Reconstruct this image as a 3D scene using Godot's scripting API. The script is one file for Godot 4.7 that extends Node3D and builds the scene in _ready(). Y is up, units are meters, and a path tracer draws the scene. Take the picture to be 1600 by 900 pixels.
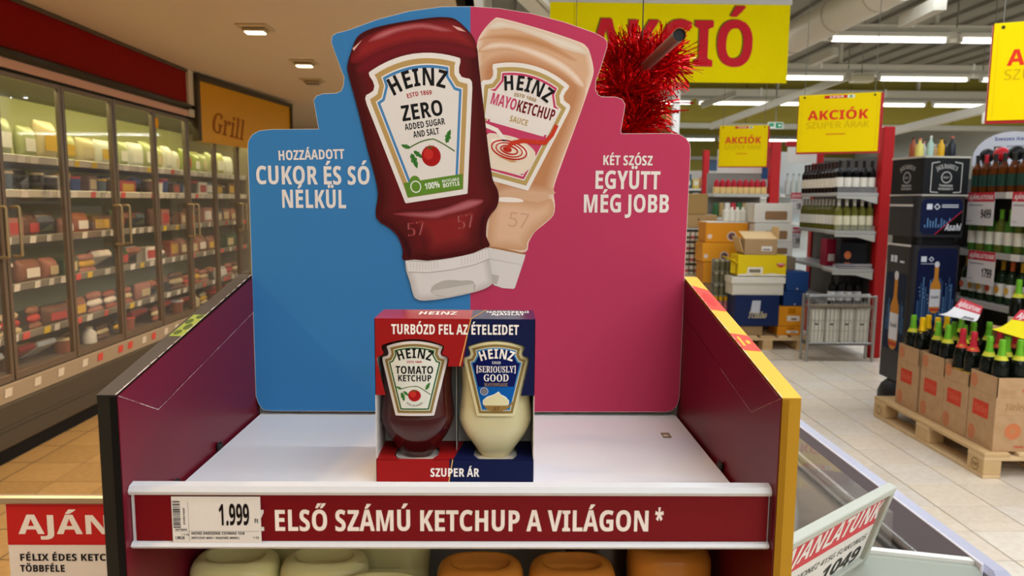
extends Node3D

var used := {}
var rng := RandomNumberGenerator.new()
var bold: FontVariation
var plainfont: SystemFont
var serif: SystemFont
var ink: StandardMaterial3D      # matt print, coloured per vertex
var satin: StandardMaterial3D
var gloss: StandardMaterial3D    # glossy print or plastic, coloured per vertex
var mats := {}
const ORD := ["first", "second", "third", "fourth", "fifth", "sixth", "seventh", "eighth", "ninth", "tenth", "eleventh", "twelfth", "thirteenth", "fourteenth", "fifteenth", "sixteenth", "seventeenth", "eighteenth", "nineteenth", "twentieth"]

# ---------------------------------------------------------------- mesh builder
class MB:
	var v := PackedVector3Array()
	var n := PackedVector3Array()
	var c := PackedColorArray()
	var col := Color.WHITE
	var m: Callable = func(p: Vector2, z: float) -> Vector3: return Vector3(p.x, p.y, z)
	static var glyphs := {}
	func dye(h: String) -> MB:
		col = Color(h).srgb_to_linear()
		return self
	func flat(xf: Transform3D) -> MB:
		m = func(p: Vector2, z: float) -> Vector3: return xf * Vector3(p.x, p.y, z)
		return self
	func put(p: Vector3, nn: Vector3) -> void:
		v.append(p); n.append(nn); c.append(col)
	func tri(a: Vector3, b: Vector3, d: Vector3) -> void:      # counter-clockwise seen from outside
		var nn := (b - a).cross(d - a).normalized()
		put(a, nn); put(d, nn); put(b, nn)
	func quad(a: Vector3, b: Vector3, d: Vector3, e: Vector3) -> void:
		tri(a, b, d); tri(a, d, e)
	func otri(a: Vector3, b: Vector3, d: Vector3, out: Vector3) -> void:
		if (b - a).cross(d - a).dot(out) >= 0.0: tri(a, b, d)
		else: tri(a, d, b)
	func box(ct: Vector3, sz: Vector3, bv := 0.0, B := Basis()) -> MB:
		var h := sz / 2.0
		var at := func(s: Vector3, ax: int) -> Vector3:
			var p := Vector3(s.x * (h.x - bv), s.y * (h.y - bv), s.z * (h.z - bv))
			p[ax] = s[ax] * h[ax]
			return ct + B * p
		for ax in 3:
			var u := (ax + 1) % 3
			var w := (ax + 2) % 3
			for s in [-1.0, 1.0]:
				var q := []
				for k in [[-1, -1], [1, -1], [1, 1], [-1, 1]]:
					var e := Vector3.ZERO
					e[ax] = s; e[u] = k[0]; e[w] = k[1]
					q.append(at.call(e, ax))
				if s > 0: quad(q[0], q[1], q[2], q[3])
				else: quad(q[3], q[2], q[1], q[0])
		if bv > 0.0:
			for t in 3:
				var a := (t + 1) % 3
				var b := (t + 2) % 3
				for sa in [-1.0, 1.0]:
					for sb in [-1.0, 1.0]:
						var e0 := Vector3.ZERO
						e0[a] = sa; e0[b] = sb; e0[t] = -1.0
						var e1 := e0
						e1[t] = 1.0
						var out := B * Vector3(e0.x + e1.x, e0.y + e1.y, e0.z + e1.z)
						otri(at.call(e0, a), at.call(e1, a), at.call(e1, b), out)
						otri(at.call(e0, a), at.call(e1, b), at.call(e0, b), out)
			for x in [-1.0, 1.0]:
				for y in [-1.0, 1.0]:
					for z in [-1.0, 1.0]:
						var e := Vector3(x, y, z)
						otri(at.call(e, 0), at.call(e, 1), at.call(e, 2), B * e)
		return self
	func span(x0: float, x1: float, y0: float, y1: float, z0: float, z1: float, bv := 0.0) -> MB:
		return box(Vector3((x0 + x1) / 2, (y0 + y1) / 2, (z0 + z1) / 2), Vector3(absf(x1 - x0), absf(y1 - y0), absf(z1 - z0)), bv)
	func bar(a: Vector3, b: Vector3, w: float, h: float) -> MB:     # box beam between two points
		var d := (b - a).normalized()
		var s := d.cross(Vector3.UP)
		s = Vector3.RIGHT if s.length() < 0.01 else s.normalized()
		return box((a + b) / 2, Vector3(w, h, a.distance_to(b)), 0.0, Basis(s, s.cross(d), -d))
	static func big(p: PackedVector2Array, k := 1000.0) -> PackedVector2Array:
		return Transform2D(0, Vector2(k, k), 0, Vector2.ZERO) * p
	func poly(pts: PackedVector2Array, z := 0.0, strip := 0.0) -> MB:
		var list := [pts]
		if strip > 0.0:
			list = []
			var lo := INF
			var hi := -INF
			for p in pts:
				lo = minf(lo, p.x); hi = maxf(hi, p.x)
			var k := maxi(1, ceili((hi - lo) / strip))
			for i in k:
				var a := lo + (hi - lo) * i / k
				var b := lo + (hi - lo) * (i + 1) / k
				list.append_array(Geometry2D.intersect_polygons(pts, PackedVector2Array([Vector2(a, -1e4), Vector2(b, -1e4), Vector2(b, 1e4), Vector2(a, 1e4)])))
		for q: PackedVector2Array in list:
			var ix := Geometry2D.triangulate_polygon(big(q))
			for i in range(0, ix.size(), 3):
				var a := q[ix[i]]
				var b := q[ix[i + 1]]
				var d := q[ix[i + 2]]
				if (b - a).cross(d - a) < 0.0:
					var t := b
					b = d; d = t
				tri(m.call(a, z), m.call(b, z), m.call(d, z))
		return self
	func rect(x0: float, y0: float, x1: float, y1: float, z := 0.0) -> MB:
		return poly(PackedVector2Array([Vector2(x0, y0), Vector2(x1, y0), Vector2(x1, y1), Vector2(x0, y1)]), z)
	# printed tone that runs from one ink to another across "reach", as in a halftone picture
	func tone(pts: PackedVector2Array, from: String, to: String, reach: float, z: float, steps := 6) -> MB:
		var p := big(pts)
		for i in steps:
			var u := float(i) / (steps - 1)
			col = Color(from).lerp(Color(to), u).srgb_to_linear()
			var list := [p] if i == 0 else Geometry2D.offset_polygon(p, -reach * 1000.0 * u, Geometry2D.JOIN_ROUND)
			for q in list: poly(big(q, 0.001), z + 0.000012 * i)
		return self
	func disc(ct: Vector2, r: float, z := 0.0, seg := 20, ry := -1.0) -> MB:
		var p := PackedVector2Array()
		for i in seg: p.append(ct + Vector2(cos(TAU * i / seg) * r, sin(TAU * i / seg) * (r if ry < 0 else ry)))
		return poly(p, z)
	func oval(ct: Vector2, r: float, ry: float, w: float, z := 0.0, seg := 28) -> MB:
		for i in seg:
			var p := Vector2.from_angle(TAU * i / seg)
			var q := Vector2.from_angle(TAU * (i + 1) / seg)
			poly(PackedVector2Array([ct + p * Vector2(r - w, ry - w), ct + p * Vector2(r, ry), ct + q * Vector2(r, ry), ct + q * Vector2(r - w, ry - w)]), z)
		return self
	func ring(ct: Vector2, r: float, w: float, z := 0.0, seg := 24) -> MB:
		for i in seg:
			var a := Vector2.from_angle(TAU * i / seg)
			var b := Vector2.from_angle(TAU * (i + 1) / seg)
			poly(PackedVector2Array([ct + a * (r - w), ct + a * r, ct + b * r, ct + b * (r - w)]), z)
		return self
	func stroke(pts: PackedVector2Array, w: float, z := 0.0) -> MB:
		for q in Geometry2D.offset_polyline(big(pts), w * 500.0, Geometry2D.JOIN_MITER, Geometry2D.END_BUTT): poly(big(q, 0.001), z)
		return self
	func prism(pts: PackedVector2Array, z0: float, z1: float) -> MB:
		var p := pts.duplicate()
		if Geometry2D.is_polygon_clockwise(p): p.reverse()
		poly(p, z1)
		var ix := Geometry2D.triangulate_polygon(big(p))
		for i in range(0, ix.size(), 3):
			otri(m.call(p[ix[i]], z0), m.call(p[ix[i + 1]], z0), m.call(p[ix[i + 2]], z0), m.call(p[0], z0) - m.call(p[0], z1))
		for i in p.size():
			var a := p[i]
			var b := p[(i + 1) % p.size()]
			quad(m.call(a, z0), m.call(b, z0), m.call(b, z1), m.call(a, z1))
		return self
	func loft(rings: Array, closed := true, cap0 := true, cap1 := true) -> MB:    # rings run counter-clockwise seen against the way they are stacked
		var k: int = rings[0].size()
		var rows := rings.size()
		var nn := []
		for i in rows:
			var r := PackedVector3Array()
			r.resize(k)
			nn.append(r)
		var last := k if closed else k - 1
		for i in rows - 1:
			for j in last:
				var j2 := (j + 1) % k
				var a: Vector3 = rings[i][j]
				var b: Vector3 = rings[i][j2]
				var d: Vector3 = rings[i + 1][j2]
				var e: Vector3 = rings[i + 1][j]
				var f := (d - a).cross(e - b)
				nn[i][j] += f; nn[i][j2] += f; nn[i + 1][j] += f; nn[i + 1][j2] += f
		for i in rows - 1:
			for j in last:
				var j2 := (j + 1) % k
				var q := [[i, j], [i, j2], [i + 1, j2], [i, j], [i + 1, j2], [i + 1, j]]
				for t in [0, 2, 1, 3, 5, 4]:
					put(rings[q[t][0]][q[t][1]], nn[q[t][0]][q[t][1]].normalized())
		if closed:
			if cap0: fan(rings[0], true)
			if cap1: fan(rings[rows - 1], false)
		return self
	func fan(r, flip: bool) -> void:
		var ct := Vector3.ZERO
		for p in r: ct += p
		ct /= r.size()
		for j in r.size():
			var a: Vector3 = r[j]
			var b: Vector3 = r[(j + 1) % r.size()]
			if flip: tri(ct, b, a)
			else: tri(ct, a, b)
	func lathe(prof: Array, seg := 16, o := Vector3.ZERO, sz := 1.0, cap0 := true, cap1 := true) -> MB:   # prof: radius, height pairs going up
		var rings := []
		for q in prof:
			var r := PackedVector3Array()
			for j in seg: r.append(o + Vector3(cos(TAU * j / seg) * q[0], q[1], -sin(TAU * j / seg) * q[0] * sz))
			rings.append(r)
		return loft(rings, true, cap0, cap1)
	func tube(path: Array, r: float, seg := 8, caps := true) -> MB:
		var rings := []
		for i in path.size():
			var d: Vector3 = (path[mini(i + 1, path.size() - 1)] - path[maxi(i - 1, 0)]).normalized()
			var s := d.cross(Vector3.UP)
			s = Vector3.RIGHT if s.length() < 0.02 else s.normalized()
			var t := d.cross(s)
			var q := PackedVector3Array()
			for j in seg: q.append(path[i] + (s * cos(TAU * j / seg) + t * sin(TAU * j / seg)) * r)
			rings.append(q)
		return loft(rings, true, caps, caps)
	static func glyph(s: String, font: Font) -> Array:      # [triangles in ems, width]
		var key := s + str(font.get_instance_id())
		if not glyphs.has(key):
			var tm := TextMesh.new()
			tm.font = font; tm.font_size = 64; tm.pixel_size = 1.0 / 64.0; tm.depth = 0.0; tm.curve_step = 3.0
			tm.horizontal_alignment = HORIZONTAL_ALIGNMENT_LEFT
			var base := 0.0
			if not glyphs.has("base" + str(font.get_instance_id())):
				tm.text = "H"
				var lo := INF
				for p: Vector3 in tm.surface_get_arrays(0)[Mesh.ARRAY_VERTEX]: lo = minf(lo, p.y)
				glyphs["base" + str(font.get_instance_id())] = lo
			base = glyphs["base" + str(font.get_instance_id())]
			tm.text = s
			var out := PackedVector2Array()
			if s.strip_edges() != "":
				var ar := tm.surface_get_arrays(0)
				var vv: PackedVector3Array = ar[Mesh.ARRAY_VERTEX]
				var ii = ar[Mesh.ARRAY_INDEX]
				for i in (ii.size() if ii != null else vv.size()):
					var p: Vector3 = vv[ii[i]] if ii != null else vv[i]
					out.append(Vector2(p.x, p.y - base))
			glyphs[key] = [out, font.get_string_size(s, HORIZONTAL_ALIGNMENT_LEFT, -1, 64).x / 64.0]
		return glyphs[key]
	func stamp(tris: PackedVector2Array, xf: Transform2D, z: float) -> void:
		for i in range(0, tris.size(), 3):
			var a := xf * tris[i]
			var b := xf * tris[i + 1]
			var d := xf * tris[i + 2]
			if (b - a).cross(d - a) < 0.0:
				var t := b
				b = d; d = t
			tri(m.call(a, z), m.call(b, z), m.call(d, z))
	# text with its capitals "cap" tall on a baseline at "at"; fit > 0 squeezes it to that width; align 0 left, 0.5 centre, 1 right
	func text(s: String, at: Vector2, cap: float, z: float, font: Font, align := 0.5, fit := 0.0, turn := 0.0, slant := 0.0) -> MB:
		var g := glyph(s, font)
		var k := cap / 0.714
		var kx: float = k if fit <= 0.0 else fit / g[1]
		var sh := Transform2D(Vector2(kx, 0), Vector2(slant * k, k), Vector2(-g[1] * kx * align, 0))
		stamp(g[0], Transform2D(turn, at) * sh, z)
		return self
	# text on an arch: each letter set on a circle of radius r about ct, the line "fit" wide
	func arch(s: String, ct: Vector2, r: float, cap: float, fit: float, z: float, font: Font) -> MB:
		var total := 0.0
		for ch in s: total += glyph(ch, font)[1]
		var k := cap / 0.714
		var kx := fit / total
		var x := -fit / 2
		for ch in s:
			var g := glyph(ch, font)
			var w: float = g[1] * kx
			var a := (x + w / 2) / r
			var xf := Transform2D(-a, ct + Vector2(sin(a), cos(a)) * r) * Transform2D(Vector2(kx, 0), Vector2(0, k), Vector2(-w / 2, 0))
			stamp(g[0], xf, z)
			x += w
		return self
	func mesh() -> ArrayMesh:
		var a := []
		a.resize(Mesh.ARRAY_MAX)
		a[Mesh.ARRAY_VERTEX] = v; a[Mesh.ARRAY_NORMAL] = n; a[Mesh.ARRAY_COLOR] = c
		var out := ArrayMesh.new()
		if v.size(): out.add_surface_from_arrays(Mesh.PRIMITIVE_TRIANGLES, a)
		return out

# ---------------------------------------------------------------- naming and materials
func numbered(called: String) -> String:
	used[called] = used.get(called, -1) + 1
	return called if used[called] == 0 else "%s_%03d" % [called, used[called]]

func tag(o: Node3D, label: String, category: String, group := "", kind := "") -> Node3D:
	if label: o.set_meta("label", label)
	if category: o.set_meta("category", category)
	if group: o.set_meta("group", group)
	if kind: o.set_meta("kind", kind)
	return o

func thing(called: String, label: String, category: String, at := Vector3.ZERO, turn := 0.0, group := "") -> Node3D:
	var o := Node3D.new()
	o.name = numbered(called)
	add_child(o)
	o.position = at; o.rotation.y = turn
	return tag(o, label, category, group)

func part(parent: Node, called: String, b, material: Material, label := "") -> MeshInstance3D:
	var o := MeshInstance3D.new()
	o.mesh = b.mesh() if b is MB else b
	o.material_override = material
	if parent == self: o.name = numbered(called)
	else: o.name = called
	parent.add_child(o, true)
	if label: o.set_meta("label", label)
	return o

func one(called: String, b, material: Material, label: String, category: String, group := "", at := Vector3.ZERO, turn := 0.0) -> MeshInstance3D:
	var o := part(self, called, b, material)
	o.position = at; o.rotation.y = turn
	tag(o, label, category, group)
	return o

func structure(called: String, b, material: Material) -> MeshInstance3D:
	var o := part(self, called, b, material)
	o.set_meta("kind", "structure")
	return o

func mat(hex: String, rough := 0.6, metal := 0.0, spec := 0.33) -> StandardMaterial3D:
	var key := "%s %f %f %f" % [hex, rough, metal, spec]
	if not mats.has(key):
		var q := StandardMaterial3D.new()
		q.albedo_color = Color(hex); q.roughness = rough; q.metallic = metal; q.metallic_specular = spec
		q.resource_name = "surface_" + hex
		mats[key] = q
	return mats[key]

func glass(alpha := 0.05, hex := "ffffff") -> StandardMaterial3D:
	var key := "glass" + hex + str(alpha)
	if not mats.has(key):
		var q := StandardMaterial3D.new()
		q.albedo_color = Color(hex, alpha); q.roughness = 0.02; q.metallic_specular = 0.46
		q.transparency = BaseMaterial3D.TRANSPARENCY_ALPHA
		mats[key] = q
	return mats[key]

func glow(hex: String, energy: float) -> StandardMaterial3D:
	var key := "glow" + hex + str(energy)
	if not mats.has(key):
		var q := StandardMaterial3D.new()
		q.albedo_color = Color(hex); q.emission_enabled = true; q.emission = Color(hex); q.emission_energy_multiplier = energy
		mats[key] = q
	return mats[key]

func speckled(hex_a: String, hex_b: String, scale: float, rough: float, seed_: int, bump := 0.0, stretch := Vector3.ONE) -> StandardMaterial3D:
	var q := StandardMaterial3D.new()
	var fn := FastNoiseLite.new()
	fn.seed = seed_; fn.frequency = 0.02; fn.fractal_octaves = 4
	var t := NoiseTexture2D.new()
	t.width = 512; t.height = 512; t.seamless = true; t.noise = fn
	var g := Gradient.new()
	g.set_color(0, Color(hex_a)); g.set_color(1, Color(hex_b))
	t.color_ramp = g
	q.albedo_texture = t; q.roughness = rough
	q.uv1_triplanar = true; q.uv1_world_triplanar = true; q.uv1_scale = stretch * scale
	if bump > 0.0:
		var t2 := NoiseTexture2D.new()
		t2.width = 512; t2.height = 512; t2.seamless = true; t2.noise = fn
		q.heightmap_enabled = true; q.heightmap_texture = t2; q.heightmap_scale = bump
	return q

func pv(a: Array, k := 0.001) -> PackedVector2Array:
	var p := PackedVector2Array()
	for i in range(0, a.size(), 2): p.append(Vector2(a[i], a[i + 1]) * k)
	return p

func round_poly(p: PackedVector2Array, r: float) -> PackedVector2Array:
	var q := Geometry2D.offset_polygon(MB.big(p), -r * 1000, Geometry2D.JOIN_MITER)
	if q.is_empty(): return p
	return MB.big(Geometry2D.offset_polygon(q[0], r * 1000, Geometry2D.JOIN_ROUND)[0], 0.001)

func smooth(p: PackedVector2Array, steps := 4) -> PackedVector2Array:      # closed curve through the points
	var out := PackedVector2Array()
	var k := p.size()
	for i in k:
		var a := p[(i + k - 1) % k]
		var b := p[i]
		var d := p[(i + 1) % k]
		var e := p[(i + 2) % k]
		for j in steps: out.append(b.cubic_interpolate(d, a, e, float(j) / steps))
	return out

func rrect(x0: float, y0: float, x1: float, y1: float, r: float) -> PackedVector2Array:
	var p := PackedVector2Array()
	for q in [[x1 - r, y1 - r, 0], [x0 + r, y1 - r, 1], [x0 + r, y0 + r, 2], [x1 - r, y0 + r, 3]]:
		for i in 6: p.append(Vector2(q[0], q[1]) + Vector2.from_angle(PI / 2 * (q[2] + i / 5.0)) * r)
	return p

func xf(at: Vector3, turn := 0.0, tilt := 0.0) -> Transform3D:
	return Transform3D(Basis.from_euler(Vector3(tilt, turn, 0)), at)

# ---------------------------------------------------------------- scene
func _ready() -> void:
	rng.seed = 57
	var heavy := SystemFont.new()
	heavy.font_names = ["Droid Sans"]; heavy.font_weight = 700
	bold = FontVariation.new(); bold.base_font = heavy; bold.variation_embolden = 0.28
	plainfont = SystemFont.new(); plainfont.font_names = ["Droid Sans"]
	serif = SystemFont.new(); serif.font_names = ["Droid Serif"]; serif.font_weight = 700
	ink = StandardMaterial3D.new(); ink.vertex_color_use_as_albedo = true; ink.roughness = 0.55; ink.metallic_specular = 0.25
	satin = StandardMaterial3D.new(); satin.vertex_color_use_as_albedo = true; satin.roughness = 0.4; satin.metallic_specular = 0.25
	gloss = StandardMaterial3D.new(); gloss.vertex_color_use_as_albedo = true; gloss.roughness = 0.2
	# camera: a phone held at 1.5 m, looking a little down
	var cam := Camera3D.new()
	add_child(cam)
	cam.position = Vector3(0, 1.5, 0)
	cam.rotation_degrees = Vector3(-6.8, -0.9, 0.5)
	cam.fov = 42.74; cam.near = 0.05; cam.far = 100.0
	var at := CameraAttributesPhysical.new()
	at.frustum_focal_length = 30.667; at.frustum_focus_distance = 0.93; at.exposure_aperture = 11.5
	at.frustum_near = 0.05; at.frustum_far = 100.0
	cam.attributes = at
	cam.current = true
	var we := WorldEnvironment.new()
	var env := Environment.new()
	env.background_mode = Environment.BG_COLOR; env.background_color = Color(0.02, 0.02, 0.02)
	env.tonemap_mode = Environment.TONE_MAPPER_LINEAR
	env.tonemap_exposure = 1.22
	env.sdfgi_enabled = true; env.ssao_enabled = true; env.ssil_enabled = true
	we.environment = env
	add_child(we)
	lamps()
	room()
	display_stand()
	header()
	twin_pack()
	lower_bottles()
	offer_signs()
	tinsel()
	cooler()
	freezer()
	hanging_signs()
	sparkling_pallet()
	column_displays()
	aisle_shelf()
	wine_end()
	stacked_cartons()
	far_shelves()
	ceiling_gear()

# ---------------------------------------------------------------- lamps
func lamps() -> void:
	var rows := [[4.4, [0.0, 1.6, 3.2, 4.8]], [1.35, [0.0, 1.6, 3.2, 4.8]], [-2.05, [0.0, 1.6, 3.2, 4.8]], [2.9, [0.0, 1.6, 3.2, 4.8, 6.4]], [-0.2, [0.0, 1.6, 3.2, 4.8, 6.4]], [-3.3, [0.84, 2.45, 4.06, 5.67, 7.28, 8.9]], [-6.3, [0.84, 2.45, 4.06, 5.67, 7.28, 8.9]], [-9.3, [0.84, 2.45, 4.06, 5.67, 7.28, 8.9]], [-12.15, [0.9, 2.5, 4.1, 6.13, 7.8, 9.4]], [-15.3, [0.84, 2.43, 4.03, 5.6, 7.25, 8.86, 10.5]], [-18.4, [2.4, 4.0, 5.6, 7.2, 8.8, 10.4]], [-24.2, [5.5, 7.05, 8.6, 10.15]]]
	var house := MB.new().span(-0.74, 0.74, 0.035, 0.1, -0.05, 0.05, 0.01).span(-0.74, -0.7, -0.02, 0.04, -0.03, 0.03).span(0.7, 0.74, -0.02, 0.04, -0.03, 0.03).mesh()
	var rings := []
	for x in [-0.7, 0.7]:
		var r := PackedVector3Array()
		for j in 10: r.append(Vector3(x, cos(TAU * j / 10) * 0.026, sin(TAU * j / 10) * 0.026))
		rings.append(r)
	var tube := MB.new().loft(rings).mesh()
	for k in rows.size():
		for i in rows[k][1].size():
			var t := thing("fluorescent_lamp", "lit fluorescent tube lamp, %s from the banner side in ceiling row %s" % [ORD[i], ORD[k]], "ceiling lamp", Vector3(rows[k][1][i] + 0.7, 3.5, rows[k][0]), 0.0, "fluorescent lamps in ceiling rows")
			part(t, "housing", house, mat("d8d8d2", 0.4))
			part(t, "tube", tube, glow("fffff2", 4.0))
			var l := AreaLight3D.new()
			l.name = "tube_light"
			l.area_size = Vector2(1.4, 0.05); l.light_energy = 1.55; l.light_color = Color("eff5ff"); l.shadow_enabled = true
			l.area_range = 40.0
			t.add_child(l)
			l.position = Vector3(0, -0.04, 0); l.rotation.x = -PI / 2
		var tr := thing("lamp_track", "white cable track carrying the lamps of ceiling row %s" % ORD[k], "track", Vector3(0, 3.6, rows[k][0]), 0.0, "lamp tracks")
		part(tr, "track", MB.new().span(0.0, 11.6, 0.0, 0.05, -0.03, 0.03), mat("b8b8b0", 0.5))
		for x in [1.2, 3.4, 5.6, 7.8, 10.0]: part(tr, "rod", MB.new().span(x - 0.006, x + 0.006, 0.05, 0.73, -0.006, 0.006), mat("888880", 0.5, 0.5))
	var spots := [[-4.955, true], [-6.152, true], [-7.09, false], [-3.75, true], [-2.55, true], [-1.35, true], [-0.15, true], [1.05, true], [2.25, true], [-8.3, true]]
	for k in spots.size():
		var t := thing("ceiling_downlight", "%s recessed spotlight, %s from the camera in the low beige ceiling" % ["warm lit" if spots[k][1] else "unlit", ORD[k]], "downlight", Vector3(-1.6 if k != 2 else -1.77, 2.6, spots[k][0]), 0.0, "recessed spotlights in the low ceiling")
		part(t, "rim", MB.new().span(-0.1, 0.1, -0.012, 0.0, -0.1, 0.1, 0.005), mat("c8b48c", 0.4))
		part(t, "cowl", MB.new().span(-0.075, 0.075, -0.035, -0.012, -0.05, 0.05, 0.01), mat("a89878", 0.4))
		part(t, "lens", MB.new().span(-0.06, 0.06, -0.042, -0.034, -0.035, 0.035, 0.003), glow("fff0c8", 5.0) if spots[k][1] else mat("6a6254", 0.3))
		if spots[k][1]:
			var l := SpotLight3D.new()
			l.name = "spot_light"
			l.spot_angle = 65.0; l.spot_angle_attenuation = 0.6; l.light_energy = 1.6; l.light_color = Color("ffd39a"); l.light_size = 0.05; l.shadow_enabled = true; l.spot_range = 20.0
			t.add_child(l)
			l.position = Vector3(0, -0.06, 0); l.rotation.x = -PI / 2

# ---------------------------------------------------------------- room
func room() -> void:
	var fl := structure("floor", MB.new().span(-4.0, 13.0, -0.12, -0.004, -27.2, 5.2), mat("766c5e", 0.8))
	var warm := [speckled("d6c6ae", "e4d8c4", 2.0, 0.3, 3), speckled("cfc0aa", "ddd2c0", 2.3, 0.34, 4), speckled("d2c6b4", "e0d8ca", 1.7, 0.3, 5)]
	var s := 0.284
	var tile := MB.new().box(Vector3(0, -0.003, 0), Vector3(s - 0.006, 0.006, s - 0.006), 0.0012).mesh()
	var rest := MB.new()
	var tan_rest := MB.new()
	var tan_ := [speckled("a5885a", "b59868", 2.0, 0.32, 6), speckled("9c8054", "ac9062", 2.3, 0.35, 7)]
	for ix in range(-22, 45):
		for iz in range(-29, 102):
			var x := 2.186 + s * (ix - 7) + s / 2
			var z := -2.931 - s * (iz - 10) + s / 2
			if x > 12.8 or x < -3.6 or z < -27 or z > 5: continue
			var near := (x > 0.95 and x < 3.75 and z < -2.5 and z > -7.0 and x > -z * 0.38 + 0.0) or (x > -2.75 and x < -1.5 and z < -3.6 and z > -5.3)
			if near:
				var o := part(fl, "tile", tile, warm[posmod(ix * 7 + iz * 5, 3)] if x > -0.5 else tan_[posmod(ix + iz * 3, 2)])
				o.position = Vector3(x, 0, z)
			else:
				var h := s / 2 - 0.003
				(rest if x > -0.5 else tan_rest).quad(Vector3(x - h, 0, z + h), Vector3(x + h, 0, z + h), Vector3(x + h, 0, z - h), Vector3(x - h, 0, z - h))
	part(fl, "tiles", rest, warm[0]).set_meta("kind", "stuff")
	part(fl, "tan_tiles", tan_rest, tan_[0]).set_meta("kind", "stuff")
	structure("wall_left", MB.new().span(-3.8, -3.7, 0, 2.72, -12.0, 5.2), mat("c9bca0", 0.8))
	structure("wall_right", MB.new().span(12.9, 13.0, 0, 4.6, -27.2, 5.2), mat("c8c6b8", 0.8))
	structure("wall_front", MB.new().span(-3.8, 13.0, 0, 4.6, 5.1, 5.2), mat("c8c6b8", 0.8))
	structure("wall_end", MB.new().span(-3.8, -0.16, 0, 2.72, -12.1, -12.0), mat("d8cfb4", 0.8))
	var wb := structure("wall_back", MB.new().span(-4.0, 13.0, 0, 4.6, -27.2, -27.1), mat("a89c48", 0.8))
	part(wb, "band", MB.new().span(-0.2, 12.8, 0, 2.6, -27.1, -27.06), mat("cfd0c8", 0.7))
	part(wb, "rail", MB.new().span(-0.2, 12.8, 3.02, 3.14, -27.1, -26.98), mat("c8c6bc", 0.6))
	for k in 5:
		part(wb, "window_panel", MB.new().span(7.4 + k * 1.4, 8.4 + k * 1.4, 2.35, 3.0, -27.1, -27.02), mat("5f7fa4" if k != 1 else "3d5f94", 0.3))
	var bh := structure("wall_bulkhead", MB.new().span(-0.16, 12.9, 3.3, 4.4, -17.4, -17.2), mat("a89c48", 0.8))
	part(bh, "rail", MB.new().span(-0.16, 12.9, 3.2, 3.3, -17.42, -17.16), mat("c0beb2", 0.6))
	for x in [3.2, 5.6, 8.0, 10.4]: part(bh, "joint", MB.new().span(x, x + 0.03, 3.3, 4.4, -17.2, -17.19), mat("8f853c", 0.8))
	structure("ceiling", MB.new().span(-0.16, 13.0, 4.4, 4.5, -27.2, 5.2), mat("8f8b80", 0.8))
	structure("ceiling_low", MB.new().span(-3.8, -0.16, 2.6, 2.7, -12.1, 5.2), mat("dccdb6", 0.85))
	structure("wall_soffit", MB.new().span(-0.26, -0.16, 2.7, 4.5, -27.2, 5.2).span(-0.26, -0.16, 2.6, 2.7, -12.2, 5.2), mat("dcd8d0", 0.8))
	structure("wall_inner", MB.new().span(-0.26, -0.16, 0, 2.7, -27.2, -12.1), mat("d8d4c4", 0.8))
	# red fascia over the cooler, its corner post
	structure("trim_1", MB.new().span(-2.78, -2.733, 2.3, 2.6, -6.58, 5.1, 0.004), mat("880c08", 0.45, 0.0, 0.15))
	structure("trim_2", MB.new().span(-2.74, -2.715, 2.575, 2.6, -6.58, 5.1, 0.004), mat("5a4a3a", 0.4))
	structure("trim_3", MB.new().span(-2.80, -2.71, 2.2, 2.6, -6.70, -6.58, 0.004), mat("d8cdb4", 0.5))
	structure("wall_cooler", MB.new().span(-3.7, -2.8, 2.3, 2.6, -6.7, -6.6), mat("c9bca0", 0.8))
	# yellow wall panel with faded script letters, set slightly off the line of the cooler
	var pan := thing("wall_panel", "yellow backlit wall panel with brown script lettering above the cooler", "sign", Vector3(-2.69, 2.0, -6.72), PI / 2 - deg_to_rad(8))
	part(pan, "board", MB.new().span(0, 1.92, 0.0, 0.53, -0.03, 0.0), mat("d89a0c", 0.38))
	part(pan, "frame", MB.new().span(-0.05, 0.0, 0.0, 0.58, -0.04, 0.02).span(-0.05, 1.96, 0.53, 0.57, -0.04, 0.02).span(1.92, 1.96, 0.0, 0.57, -0.04, 0.02), mat("4a4030", 0.5))
	part(pan, "lettering", MB.new().dye("9a5a10").text("Grill", Vector2(0.18, 0.10), 0.19, 0.002, serif, 0.0, 0.62, -0.05, 0.25), ink)
	var ew := thing("wall_poster", "blue and white framed poster on the far end wall", "poster", Vector3(-2.55, 1.95, -11.96))
	part(ew, "board", MB.new().span(-0.3, 0.3, 0, 0.75, -0.03, 0.0), mat("5f86ac", 0.4))
	part(ew, "frame", MB.new().span(-0.34, -0.3, -0.02, 0.78, -0.03, 0.015).span(0.3, 0.34, -0.02, 0.78, -0.03, 0.015), mat("e8e4d8", 0.5))

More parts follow.
